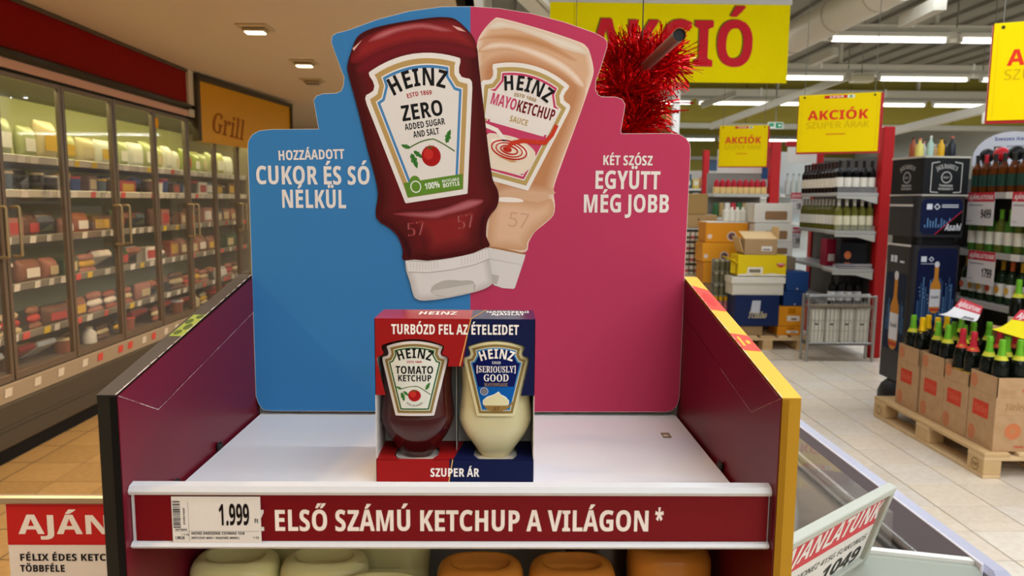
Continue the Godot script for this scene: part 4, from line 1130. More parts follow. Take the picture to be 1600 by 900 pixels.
# ---------------------------------------------------------------- chest freezer behind the stand
func freezer() -> void:
	var t := thing("chest_freezer", "island chest freezer with lavender rim and sliding glass lids beside the stand", "freezer", Vector3.ZERO)
	var za := -1.22
	var zb := -4.6
	part(t, "side_wall", MB.new().span(0.865, 0.90, 0.05, 0.80, zb, za), mat("c8c8cc", 0.4))
	part(t, "side_wall", MB.new().span(-0.30, -0.23, 0.05, 0.80, zb, za), mat("c8c8cc", 0.4))
	part(t, "end_wall", MB.new().span(-0.23, 0.865, 0.05, 0.74, za - 0.15, za - 0.02), mat("a4a89c", 0.4))
	part(t, "end_wall", MB.new().span(-0.23, 0.865, 0.05, 0.80, zb, zb + 0.06), mat("a4a89c", 0.4))
	part(t, "floor_tray", MB.new().span(-0.23, 0.865, 0.05, 0.36, zb + 0.06, za - 0.10), mat("b8bcb4", 0.5))
	part(t, "plinth", MB.new().span(-0.26, 0.86, 0.0, 0.05, zb + 0.05, za - 0.05), mat("2a2a2a", 0.7))
	part(t, "rim", MB.new().span(0.872, 0.914, 0.79, 0.853, zb, za, 0.009), mat("a8aabc", 0.28))
	part(t, "rim", MB.new().span(-0.314, -0.238, 0.79, 0.853, zb, za, 0.012), mat("a8aabc", 0.28))
	part(t, "rim_cap", MB.new().box(Vector3(0.880, 0.825, za + 0.022), Vector3(0.068, 0.06, 0.05), 0.02), mat("8a8c94", 0.35))
	part(t, "rim_edge", MB.new().span(0.866, 0.872, 0.80, 0.860, zb, za - 0.02, 0.002), mat("e4e4ec", 0.3))
	var dark := MB.new()
	dark.quad(Vector3(0.866, 0.857, za - 0.05), Vector3(0.866, 0.857, zb), Vector3(0.820, 0.826, zb), Vector3(0.820, 0.826, za - 0.114))
	dark.quad(Vector3(0.820, 0.826, za - 0.114), Vector3(0.820, 0.826, zb), Vector3(0.820, 0.79, zb), Vector3(0.820, 0.79, za - 0.114))
	part(t, "inner_slope", dark, mat("5f5659", 0.3))
	part(t, "slide_rail", MB.new().tube([Vector3(0.810, 0.820, za - 0.12), Vector3(0.810, 0.820, zb + 0.06)], 0.011, 12), mat("8a8684", 0.25, 0.8))
	part(t, "slide_rail", MB.new().tube([Vector3(0.788, 0.812, za - 0.12), Vector3(0.788, 0.812, zb + 0.06)], 0.009, 12), mat("3a3836", 0.3, 0.5))
	# near end: sloping panel with a light lip and a groove
	# the end panel bows out towards its corner
	var bow := func(x: float) -> float: return 0.25 * maxf(0.0, x - 0.45)
	var prof := pv([-1375, 740, -1375, 838, -1363, 850, -1351, 848, -1300, 816, -1292, 822, -1262, 818, -1240, 780, -1240, 720])
	for q in [[-0.23, 0.45], [0.45, 0.865]]:
		var e := MB.new()
		e.m = func(p: Vector2, z: float) -> Vector3: return Vector3(z, p.y, p.x + bow.call(z))
		part(t, "end_cap", e.prism(prof, q[0], q[1]), mat("9aa094", 0.35))
		var lip := MB.new()
		lip.m = e.m
		part(t, "end_lip", lip.prism(pv([-1376, 846, -1376, 856, -1360, 856, -1360, 846]), q[0], q[1]), mat("d8dad4", 0.3))
		var step := MB.new()
		step.m = e.m
		part(t, "end_step", step.prism(pv([-1298, 816, -1298, 826, -1258, 822, -1238, 782, -1238, 740]), q[0], q[1]), mat("b4b8ae", 0.35))
	for k in 3:
		var a := -1.385 - k * 1.06
		var lid := Node3D.new()
		lid.name = "glass_lid"
		t.add_child(lid, true)
		part(lid, "pane", MB.new().span(-0.16, 0.782, 0.892 + k % 2 * 0.008, 0.806 + k % 2 * 0.008, a - 1.07, a), glass(0.05, "e8f0ea"))
		part(lid, "frame_bar", MB.new().span(-0.16, 0.782, 0.888 + k % 2 * 0.008, 0.812 + k % 2 * 0.008, a - 1.07, a - 1.045, 0.003), mat("3a3a38", 0.3, 0.4))
		part(lid, "handle", MB.new().tube([Vector3(0.77, 0.808, a - 0.80), Vector3(0.785, 0.846, a - 0.82), Vector3(0.795, 0.848, a - 0.92), Vector3(0.77, 0.808, a - 0.94)], 0.010, 8), mat("b0b4ac", 0.3, 0.5))
	var cols := [["e0e0dc", "white"], ["c04048", "red"], ["b8c0b4", "pale green"], ["d8d0c0", "cream"], ["8a9a8c", "grey green"], ["c8887c", "pink"]]
	var seen := {}
	for i in 6:
		for j in 3:
			var c: Array = cols[rng.randi() % cols.size()]
			var key := "%s frozen food bag, lane %s, %s row under the freezer lids" % [c[1], ORD[j], ORD[i]]
			var o := thing("frozen_bag", key, "bag", Vector3(0.66 - j * 0.27, 0.36, -1.56 - i * 0.27), PI / 2 + rng.randf_range(-0.3, 0.3), "frozen bags in the chest freezer")
			part(o, "bag_body", pillow(MB.new(), 0.24, rng.randf_range(0.34, 0.41), 0.2), mat(c[0], 0.3))
			part(o, "label", MB.new().box(Vector3(0.085, 0.26, 0), Vector3(0.03, 0.10, 0.12), 0.001), mat(cols[rng.randi() % cols.size()][0], 0.4))

# ---------------------------------------------------------------- hanging signs
func hanging_signs() -> void:
	banner(0.375, 2.447, 2.273, 3.048, -6.0)
	offer_board("offer_board", "square yellow AKCIÓK board hanging before the wine shelves", Vector3(2.389, 2.066, -5.3), 0.53, 0.405, deg_to_rad(-25))
	offer_board("offer_board", "small yellow AKCIÓK board hanging far back before the red post", Vector3(2.726, 2.131, -8.4), 0.52, 0.455, deg_to_rad(-15))
	offer_board("offer_board", "yellow board cut off by the picture edge above the liquor shelf", Vector3(2.447, 2.095, -3.3), 0.50, 0.43, deg_to_rad(-25))

func banner(x0: float, y0: float, x1: float, y1: float, z: float) -> void:
	var t := thing("hanging_banner", "long yellow banner with big red letters AKCIÓ under the high ceiling", "banner", Vector3(x0, y0, z))
	var w := x1 - x0
	var h := y1 - y0
	part(t, "sheet", MB.new().span(0, w, 0, h, -0.01, 0.0), mat("f0e000", 0.55, 0.0, 0.12))
	part(t, "top_rail", MB.new().span(-0.01, w + 0.01, h, h + 0.055, -0.02, 0.012, 0.004), mat("c8c8cc", 0.35))
	var b := MB.new().flat(xf(Vector3(0, 0, 0.001)))
	b.dye("6a6010").text("AKCIÓ", Vector2(w * 0.160 - 0.012, h * 0.20 + 0.006), 0.345, 0.0, bold, 0.0, w * 0.70)
	b.dye("cc2030").text("AKCIÓ", Vector2(w * 0.160, h * 0.20), 0.345, 0.001, bold, 0.0, w * 0.70)
	part(t, "lettering", b, ink)
	part(t, "seam", MB.new().dye("b0a00c").span(w * 0.10, w * 0.10 + 0.004, 0, h, 0.0, 0.001), ink)
	for x in [0.2, w - 0.06]: part(t, "hanging_wire", MB.new().span(x - 0.004, x + 0.004, h + 0.05, 4.4 - y0, -0.008, 0.0), mat("5a5a54", 0.5))

func offer_board(called: String, label: String, ct: Vector3, w: float, h: float, turn: float) -> void:
	var t := thing(called, label, "sign", ct, turn, "yellow AKCIÓK boards")
	part(t, "board", MB.new().span(-w / 2, w / 2, -h / 2, h / 2, -0.005, 0.0, 0.001), mat("ecd002", 0.45, 0.0, 0.15))
	part(t, "back_board", MB.new().span(-w / 2 - 0.004, w / 2 + 0.02, -h / 2 - 0.012, h / 2 - 0.004, -0.03, -0.007), mat("b01c28", 0.4))
	var b := MB.new().flat(xf(Vector3(0, 0, 0.0012)))
	b.dye("d83420").text("AKCIÓK", Vector2(-w * 0.38, h * 0.06), h * 0.155, 0.0, bold, 0.0, w * 0.74)
	b.dye("c8a808").text("SZUPER ÁRAK", Vector2(-w * 0.40, -h * 0.085), h * 0.105, 0.0, plainfont, 0.0, w * 0.78)
	b.dye("d06a18").rect(-w * 0.14, -h * 0.20, w * 0.10, -h * 0.182)
	b.dye("cc2a2a").rect(-w * 0.18, h * 0.425, w * 0.10, h * 0.475).dye("e8e0d0").text("SPAR", Vector2(-w * 0.12, h * 0.434), h * 0.032, 0.0004, bold, 0.0, w * 0.18)
	b.dye("d8e4d8").rect(w * 0.10, h * 0.425, w * 0.19, h * 0.475).dye("4a8a5a").disc(Vector2(w * 0.145, h * 0.45), h * 0.02, 0.0004, 12)
	b.dye("3a3a20").disc(Vector2(-w * 0.43, h * 0.455), 0.008, 0.0, 10).disc(Vector2(w * 0.43, h * 0.455), 0.008, 0.0, 10)
	b.dye("d8c008").rect(-w * 0.465, -h * 0.46, -w * 0.46, h * 0.40).rect(w * 0.46, -h * 0.46, w * 0.465, h * 0.40)
	part(t, "print", b, ink)
	for x in [-w * 0.43, w * 0.43]: part(t, "hanging_wire", MB.new().span(x - 0.002, x + 0.002, h / 2 - 0.02, 4.4 - ct.y, -0.004, -0.001), mat("6a6a60", 0.5))

# ---------------------------------------------------------------- pallet of sparkling wine
func pallet(label: String, at: Vector3, turn := 0.0) -> void:      # 0.8 wide in x, 1.2 long in z, base at y 0
	var t := thing("wooden_pallet", label, "pallet", at, turn)
	var wood := [speckled("c9a878", "dcc094", 3.0, 0.7, 11, 0.0, Vector3(6, 6, 1)), speckled("bd9a66", "d2b182", 3.0, 0.7, 12, 0.0, Vector3(6, 6, 1))]
	for q in [[0.0725, 0.145], [0.2425, 0.1], [0.4, 0.145], [0.5575, 0.1], [0.7275, 0.145]]:
		part(t, "top_board", MB.new().span(q[0] - q[1] / 2, q[0] + q[1] / 2, 0.122, 0.144, -1.2, 0, 0.003), wood[int(q[1] > 0.12)])
	for z in [-0.0725, -0.6, -1.1275]: part(t, "cross_board", MB.new().span(0, 0.8, 0.1, 0.122, z - 0.0725, z + 0.0725, 0.003), wood[0])
	for x in [0.05, 0.4, 0.75]:
		for z in [-0.0725, -0.6, -1.1275]: part(t, "block", MB.new().box(Vector3(x, 0.061, z), Vector3(0.1, 0.078, 0.145), 0.004), wood[1])
		part(t, "bottom_board", MB.new().span(x - 0.05, x + 0.05, 0, 0.022, -1.2, 0, 0.003), wood[0])
	var b := MB.new().dye("5a3e22").flat(Transform3D(Basis(Vector3.UP, -PI / 2), Vector3(-0.001, 0.061, -0.0725)))
	b.ring(Vector2(0, 0), 0.034, 0.004, 0, 24).text("EUR", Vector2(0, -0.01), 0.02, 0, bold, 0.5, 0.045)
	b.flat(Transform3D(Basis(Vector3.UP, -PI / 2), Vector3(-0.001, 0.061, -1.1275))).ring(Vector2(0, 0), 0.03, 0.004, 0, 20)
	part(t, "burnt_stamp", b, ink)

var spark := {}
func sparkling(label: String, at: Vector3, foil: String) -> void:
	var t := thing("sparkling_wine_bottle", label, "bottle", at, 0.0, "sparkling wine bottles on the pallet")
	if spark.is_empty():
		spark.body = MB.new().lathe([[0.036, 0], [0.042, 0.004], [0.0435, 0.02], [0.0435, 0.15], [0.041, 0.17], [0.034, 0.195], [0.024, 0.215]], 16).mesh()
		spark.foil = MB.new().lathe([[0.0255, 0.205], [0.0215, 0.225], [0.0175, 0.255], [0.0165, 0.275], [0.0185, 0.278], [0.0185, 0.290], [0.0165, 0.294], [0.0172, 0.304], [0.0155, 0.309], [0.006, 0.311]], 16).mesh()
		spark.collar = MB.new().lathe([[0.0345, 0.197], [0.0265, 0.214], [0.0262, 0.222]], 16, Vector3.ZERO, 1.0, false, false).mesh()
		spark.seal = MB.new().box(Vector3(-0.019, 0.205, 0.019), Vector3(0.016, 0.02, 0.004), 0.002, Basis(Vector3.UP, -PI / 4)).mesh()
		spark.label = MB.new().lathe([[0.0442, 0.015], [0.0442, 0.075]], 16, Vector3.ZERO, 1.0, false, false).mesh()
	part(t, "glass_body", spark.body, mat("0c120c", 0.08))
	part(t, "foil", spark.foil, mat(foil, 0.35, 0.15))
	part(t, "collar", spark.collar, mat("c8c83a" if foil == "6ab02a" else ("1a1a14" if foil == "e8b810" else "d8503a"), 0.35))
	part(t, "seal", spark.seal, mat("d8c040", 0.3, 0.4))
	part(t, "label", spark.label, mat("c8a040" if foil != "6ab02a" else "d8d8c0", 0.5))

func sparkling_pallet() -> void:
	pallet("wooden pallet carrying the cartons of sparkling wine", Vector3(2.66, 0, -3.86))
	var brown := speckled("b08a60", "bd9870", 1.2, 0.75, 21)
	var zs := [[-3.89, -4.125], [-4.135, -4.37], [-4.375, -4.62], [-4.65, -4.90]]
	var xs := [[2.72, 2.93], [2.945, 3.155], [3.17, 3.38]]
	var where := ["at the near corner", "second from near corner", "third from near corner", "at the far end"]
	var col := ["in the front row", "in the middle row", "in the rear row"]
	for i in 3:
		for j in 4:
			var x0: float = xs[i][0]
			var x1: float = xs[i][1]
			var za: float = zs[j][0]
			var zb: float = zs[j][1]
			var cx := (x0 + x1) / 2
			var cz := (za + zb) / 2
			var t := thing("wine_carton", "brown wine carton %s, %s" % [col[i], where[j]], "carton", Vector3(cx, 0.144, cz), 0.0, "brown cartons on the pallet")
			var w := x1 - x0
			var d := za - zb
			part(t, "body", MB.new().span(-w / 2, w / 2, 0, 0.306, -d / 2, d / 2, 0.002), brown)
			var hi := 0.415 if j != 1 or i > 0 else 0.375
			var tray := MB.new()
			tray.span(-w / 2, -w / 2 + 0.004, 0.306, hi, -d / 2, d / 2).span(w / 2 - 0.004, w / 2, 0.306, hi, -d / 2, d / 2)
			tray.span(-w / 2, w / 2, 0.306, hi, d / 2 - 0.004, d / 2).span(-w / 2, w / 2, 0.306, hi if j != 1 else 0.35, -d / 2, -d / 2 + 0.004)
			part(t, "upper_tray", tray, brown)
			if i > 0 and j > 0: continue
			var b := MB.new().flat(Transform3D(Basis(Vector3.UP, -PI / 2), Vector3(-w / 2 - 0.0008, 0, 0)))
			if i == 0:
				b.dye("c8402e").rect(-0.075, 0.165, 0.06, 0.255)
				b.dye("d8684e").text("Törley", Vector2(-0.066, 0.190), 0.04, 0.0004, serif, 0.0, 0.115, 0.0, 0.2)
				b.dye("c07a54").disc(Vector2(-0.07, 0.06), 0.034, 0.0, 16, 0.045).disc(Vector2(-0.08, 0.36), 0.034, 0.0, 16, 0.04)
				b.dye("b08060").text("57", Vector2(-0.07, 0.045), 0.02, 0.0004, bold, 0.5, 0.02)
			if j == 0:
				b.flat(Transform3D(Basis(), Vector3(0, 0, d / 2 + 0.0008)))
				b.dye("a07850").rect(-0.095, 0.205, 0.085, 0.206).text("Törley", Vector2(-0.06, 0.235), 0.036, 0.0, serif, 0.0, 0.12, 0.0, 0.2)
				b.dye("c8784e").disc(Vector2(0.0, 0.115), 0.046, 0.0, 24).dye("b08a60").ring(Vector2(0.0, 0.115), 0.012, 0.006, 0.0004, 12)
				b.dye("c0402e").text("TÖRLEY", Vector2(0.03, 0.335), 0.016, 0.0, bold, 0.0, 0.065).text("Törley", Vector2(0.01, 0.02), 0.014, 0.0, bold, 0.0, 0.07)
				b.dye("a07850").rect(-0.085, 0.345, 0.0, 0.347).rect(-0.085, 0.335, 0.0, 0.337).rect(-0.085, 0.325, 0.0, 0.327)
			part(t, "red_print", b, ink)
	# bottles, their feet on the lower cartons
	var fill := [[0, 3, "gyyy"], [0, 2, "gggg"], [0, 1, "r-r-"], [0, 0, "gggg"], [1, 3, "yg"], [1, 2, "gg"], [1, 1, "rr"], [1, 0, "gggg"], [2, 0, "gg"]]
	var foil := {"g": ["6ab02a", "green"], "y": ["e8b810", "yellow"], "r": ["c02838", "red"]}
	for q in fill:
		for s in q[2].length():
			if q[2][s] == "-": continue
			var x: float = xs[q[0]][0] + 0.054 + 0.1 * (s % 2)
			var z: float = zs[q[1]][1] + 0.063 + 0.105 * floori(s / 2.0)
			sparkling("%s foiled wine bottle, slot %s, carton of the %s %s" % [foil[q[2][s]][1], ORD[s], col[q[0]].trim_prefix("in the "), where[q[1]]], Vector3(x, 0.4505, z), foil[q[2][s]][0])
	var more := thing("wine_carton", "open brown carton standing on the row by the shelf behind the sparkling wine", "carton", Vector3(3.275, 0.56, -4.45), 0.0, "brown cartons on the pallet")
	part(more, "body", MB.new().span(-0.1, 0.1, 0, 0.16, -0.2, 0.2, 0.002), brown)
	part(more, "flap", MB.new().box(Vector3(-0.125, 0.165, 0), Vector3(0.05, 0.004, 0.36), 0.0, Basis(Vector3.BACK, 0.2)), brown)
	sparkling("single green foiled sparkling wine bottle standing highest, behind the bent leaflet", Vector3(3.275, 0.7205, -4.57), "6ab02a")
	# bent leaflets on thin stems
	for q in [[Vector3(2.932, 0.906, -4.6), Vector3(3.023, 0.864, -4.52), Vector3(2.869, 0.796, -4.36), Vector3(2.707, 0.823, -4.46), "e0dede", "white offer leaflet with red heading bent over the sparkling wine bottles"], [Vector3(3.065, 0.885, -4.25), Vector3(3.279, 0.878, -4.2), Vector3(3.032, 0.722, -3.95), Vector3(2.767, 0.803, -4.05), "e8d818", "yellow offer leaflet with red heading at the picture edge over the bottles"]]:
		var ct: Vector3 = (q[0] + q[1] + q[2] + q[3]) / 4
		var t := thing("offer_leaflet", q[5], "leaflet", ct)
		var at := func(u: float, v: float) -> Vector3: return q[0].lerp(q[1], u).lerp(q[3].lerp(q[2], u), v) - ct + Vector3(0, -0.03 * sin(PI * v), 0)
		var lo := MB.new()
		var hd := MB.new()
		for s in 10:
			for w in [0.0, -0.0012]:
				var k := Vector3(0, w, 0)
				(hd if s < 3 else lo).quad(at.call(0, (s + 1) / 10.0) + k, at.call(1, (s + 1) / 10.0) + k, at.call(1, s / 10.0) + k, at.call(0, s / 10.0) + k)
		part(t, "paper", lo, mat(q[4], 0.5))
		part(t, "heading", hd, mat("c03a44", 0.5))
		var tx := MB.new().dye("e8d8d8")
		tx.m = func(p: Vector2, z: float) -> Vector3: return at.call(p.x, p.y) + Vector3(0, 0.001 + z, 0)
		tx.text("AJÁNLATUNK", Vector2(0.06, 0.24), -0.15, 0.0, bold, 0.0, 0.88)
		tx.dye("3a3a3a").text("999", Vector2(0.55, 0.82), -0.26, 0.0, bold, 0.0, 0.35)
		part(t, "print", tx, ink)
		part(t, "stem", MB.new().tube([at.call(0.5, 0.5), at.call(0.5, 0.5) + Vector3(0.0, -0.3, -0.02)], 0.003, 6), mat("b8b8b0", 0.4, 0.5))

# ---------------------------------------------------------------- beer column and whiskey crate
func beer_print(b: MB, w: float, h: float, foot: float, s: float) -> void:      # city skyline and a beer bottle on a field w wide, h high, origin low centre
	for i in 16:
		var x := -w * 0.46 + w * 0.92 * i / 15.0
		b.dye(["3c5a80", "2c4668", "4a6c90"][i % 3]).rect(x, h * 0.18, x + w * 0.035, h * (0.3 + 0.14 * absf(sin(i * 2.3))), 0.0002)
	for i in 26:
		b.dye("8fb0cc").rect(w * (-0.45 + 0.9 * fmod(i * 0.377, 1.0)), h * (0.2 + 0.2 * fmod(i * 0.61, 1.0)), w * (-0.43 + 0.9 * fmod(i * 0.377, 1.0)), h * (0.205 + 0.2 * fmod(i * 0.61, 1.0)), 0.0004)
	var o := Vector2(0, foot)
	var lift := func(p: PackedVector2Array) -> PackedVector2Array: return Transform2D(0, o) * p
	b.dye("b87a2c").poly(lift.call(smooth(pv([-9, 0, 9, 0, 10, 40, 9, 52, 4, 64, 3.5, 88, -3.5, 88, -4, 64, -9, 52, -10, 40], s / 100.0), 3)), 0.0006)
	b.dye("c8c8cc").poly(lift.call(pv([-10, 8, 10, 8, 10, 42, -10, 42], s / 100.0)), 0.0008).disc(Vector2(0, foot + s * 0.90), s * 0.05, 0.0008, 10, s * 0.06)
	b.dye("3a3a40").text("Asahi", Vector2(0, foot + s * 0.24), s * 0.055, 0.001, bold, 0.5, s * 0.16)
	b.dye("a83a2c").rect(-s * 0.09, foot, s * 0.09, foot + s * 0.05, 0.0009)

func column_displays() -> void:
	var t := thing("beer_column", "dark rounded beer promotion column with bottle picture beside the red post", "display column", Vector3(3.18, 0, -5.5))
	var black := mat("26262a", 0.35)
	var out := MB.new()
	out.m = func(p: Vector2, z: float) -> Vector3: return Vector3(p.x, z, -p.y)
	part(t, "lower_body", out.prism(rrect(-0.18, -0.2, 0.18, 0.2, 0.05), 0.16, 1.20), black)
	var up := MB.new()
	up.m = out.m
	part(t, "upper_body", up.prism(rrect(-0.185, -0.205, 0.185, 0.205, 0.05), 1.26, 1.555), black)
	var neck := MB.new()
	neck.m = out.m
	part(t, "neck", neck.prism(rrect(-0.16, -0.18, 0.16, 0.18, 0.05), 1.2, 1.26), mat("0c0c10", 0.4))
	part(t, "white_edge", MB.new().span(-0.181, -0.179, 1.185, 1.2, -0.16, 0.16).span(-0.187, -0.185, 1.48, 1.495, -0.16, 0.16), mat("c8c8c8", 0.4))
	var foot := MB.new()
	var rings := []
	for q in [[0.24, 0.0], [0.24, 0.05], [0.22, 0.10], [0.17, 0.15], [0.15, 0.165]]:
		var r := PackedVector3Array()
		for j in 28: r.append(Vector3(cos(TAU * j / 28) * q[0], q[1], -sin(TAU * j / 28) * q[0]))
		rings.append(r)
	part(t, "foot", foot.loft(rings), mat("1c1c1e", 0.4))
	var b := MB.new().flat(xf(Vector3(0, 0.42, 0.2008)))
	b.dye("0d1c38").poly(rrect(-0.145, -0.02, 0.145, 0.76, 0.03))
	beer_print(b, 0.28, 1.25, 0.30, 0.38)
	b.dye("c8d0d8").rect(-0.12, 0.66, -0.08, 0.70, 0.0004).ring(Vector2(-0.045, 0.68), 0.02, 0.008, 0.0004, 4).rect(-0.12, 0.645, -0.02, 0.648, 0.0004)
	b.flat(xf(Vector3(0, 1.26, 0.2058)))
	b.dye("0d1c38").poly(rrect(-0.15, 0.02, 0.15, 0.275, 0.04))
	b.dye("08080c").poly(pv([-40, 20, 150, 20, 150, 190], 0.001), 0.0003)
	b.dye("a82a3c").stroke(pv([-40, 20, 150, 190], 0.001), 0.006, 0.0005)
	b.dye("c8ccd4").text("Asahi", Vector2(0.03, 0.05), 0.045, 0.0006, bold, 0.0, 0.115, 0.0, 0.2)
	b.dye("c8d0d8").rect(-0.11, 0.20, -0.07, 0.24, 0.0004).ring(Vector2(-0.035, 0.22), 0.024, 0.009, 0.0004, 4).rect(0.0, 0.215, 0.12, 0.222, 0.0004).rect(0.0, 0.23, 0.12, 0.236, 0.0004)
	for i in 10: b.dye("5a84b0").rect(-0.12 + i * 0.02, 0.07, -0.112 + i * 0.02, 0.09 + 0.05 * absf(sin(i * 1.9)), 0.0002)
	var sd := Transform3D(Basis(Vector3.UP, -PI / 2), Vector3(-0.1808, 0.36, 0.0))
	b.flat(sd)
	b.dye("1a2238").poly(rrect(-0.14, 0.03, 0.14, 0.62, 0.02))
	beer_print(b, 0.26, 0.95, 0.06, 0.60)
	b.dye("c8d0d8").rect(-0.10, 0.70, -0.06, 0.75, 0.0004).rect(-0.05, 0.70, -0.01, 0.75, 0.0004).rect(0.03, 0.70, 0.09, 0.715, 0.0004)
	part(t, "printed_picture", b, ink)
	# whiskey crate on top
	var c := thing("whiskey_crate", "black display crate with white whiskey lettering on top of the column", "crate", Vector3(3.19, 1.556, -5.5), deg_to_rad(7))
	part(c, "body", MB.new().span(-0.18, 0.18, 0.012, 0.272, -0.18, 0.18, 0.003), mat("1a1c1e", 0.4))
	part(c, "top_tray", MB.new().span(-0.185, 0.185, 0.272, 0.286, -0.185, 0.185, 0.002), mat("b8b4a8", 0.4))
	part(c, "bottom_tray", MB.new().span(-0.185, 0.185, 0.0, 0.012, -0.185, 0.185, 0.002), mat("b8b4a8", 0.4))
	var w := MB.new().dye("c0c0bc")
	for q in [xf(Vector3(0, 0, 0.1808)), Transform3D(Basis(Vector3.UP, -PI / 2), Vector3(-0.1808, 0, 0.0))]:
		w.flat(q)
		w.arch("JACK DANIEL'S", Vector2(0, 0.05), 0.15, 0.03, 0.16, 0.0, serif).ring(Vector2(0, 0.135), 0.042, 0.006, 0.0, 20)
		w.text("Old No. 7", Vector2(0, 0.128), 0.014, 0.0, serif, 0.5, 0.05).text("Tennessee", Vector2(0, 0.068), 0.018, 0.0, serif, 0.5, 0.11).text("WHISKEY", Vector2(0, 0.045), 0.014, 0.0, serif, 0.5, 0.12)
	w.flat(xf(Vector3(0, 0, 0.1808)))
	for p in [[-120, 30, -120, 235, -60, 245], [120, 30, 120, 235, 60, 245], [-120, 30, -60, 26], [120, 30, 60, 26]]: w.stroke(pv(p), 0.006)
	part(c, "white_lettering", w, ink)
	# bottles and gift boxes on the crate
	var items := [["d8d070", 0.07, 0.13, "pale yellow gift tin"], ["a0583a", 0.06, 0.15, "copper coloured bottle box"], ["a8c8c0", 0.055, 0.15, "pale green spirit bottle"], ["c8ccc8", 0.05, 0.12, "silver grey spirit flask"], ["d8a828", 0.06, 0.14, "amber cognac bottle"], ["c8a880", 0.08, 0.10, "tan gift box"], ["2a3038", 0.07, 0.15, "dark grey bottle box"], ["1c2028", 0.06, 0.13, "black spirit bottle"]]
	for i in items.size():
		var o := thing("spirit_bottle", items[i][3] + " standing on the whiskey crate", "bottle", c.transform * Vector3(-0.155 + i * 0.043, 0.2865, 0.08 - 0.13 * (i % 2)), 0.0, "bottles on the whiskey crate")
		var r: float = items[i][1] / 2 * 0.8
		var h: float = items[i][2]
		part(o, "bottle_body", MB.new().lathe([[r * 0.9, 0], [r, 0.004], [r, h * 0.6], [r * 0.4, h * 0.75], [r * 0.36, h * 0.92]], 12), mat(items[i][0], 0.15))
		part(o, "stopper", MB.new().lathe([[r * 0.45, h * 0.9], [r * 0.45, h]], 10), mat(["b86a5c", "38302c", "d8d4cc"][i % 3], 0.4))

# ---------------------------------------------------------------- bottle shelf facing the aisle, far right
var lathes := {}
func wine(called: String, label: String, at: Vector3, glass_hex: String, label_hex: String, cap_hex: String, group: String, k := 1.0, dot := "") -> void:
	var t := thing(called, label, "bottle", at, 0.0, group)
	if lathes.is_empty():
		lathes.body = MB.new().lathe([[0.034, 0], [0.0365, 0.004], [0.037, 0.19], [0.034, 0.205], [0.02, 0.228], [0.0155, 0.24]], 14).mesh()
		lathes.capsule = MB.new().lathe([[0.0152, 0.236], [0.0145, 0.29], [0.0165, 0.292], [0.0165, 0.304], [0.012, 0.306]], 12).mesh()
		lathes.label = MB.new().lathe([[0.0377, 0.055], [0.0377, 0.145]], 14, Vector3.ZERO, 1.0, false, false).mesh()
		lathes.dot = MB.new().flat(Transform3D(Basis(Vector3.UP, -PI / 2), Vector3(-0.0384, 0.1, 0))).dye("ffffff").disc(Vector2.ZERO, 0.025, 0, 14).mesh()
	for q in [["glass_body", lathes.body, mat(glass_hex, 0.1)], ["capsule", lathes.capsule, mat(cap_hex, 0.35)], ["label", lathes.label, mat(label_hex, 0.5)]]:
		part(t, q[0], q[1], q[2]).scale = Vector3.ONE * k
	if dot: part(t, "emblem", lathes.dot, mat(dot, 0.5)).scale = Vector3.ONE * k

func price_card(label: String, xform: Transform3D, w: float, h: float, price: String, group: String) -> void:
	var t := thing("price_card", label, "price card", xform.origin, 0.0, group)
	t.basis = xform.basis
	part(t, "card", MB.new().span(-w / 2, w / 2, -h, 0, -0.002, 0, 0.0), mat("d8d4d4", 0.45))
	var b := MB.new().flat(xf(Vector3(0, 0, 0.0008)))
	b.dye("c2303e").rect(-w / 2, -h * 0.28, w / 2, 0).dye("e8d8d8").text("AJÁNLATUNK", Vector2(0, -h * 0.215), h * 0.13, 0.0006, bold, 0.5, w * 0.9, 0.0, 0.2)
	b.dye("2a2626").text(price, Vector2(w * 0.42, -h * 0.78), h * 0.26, 0.0006, bold, 1.0, w * 0.38)
	b.dye("6a6664").rect(-w * 0.44, -h * 0.40, w * 0.1, -h * 0.375, 0.0006).rect(-w * 0.44, -h * 0.88, -w * 0.28, -h * 0.865, 0.0006)
	part(t, "print", b, ink)

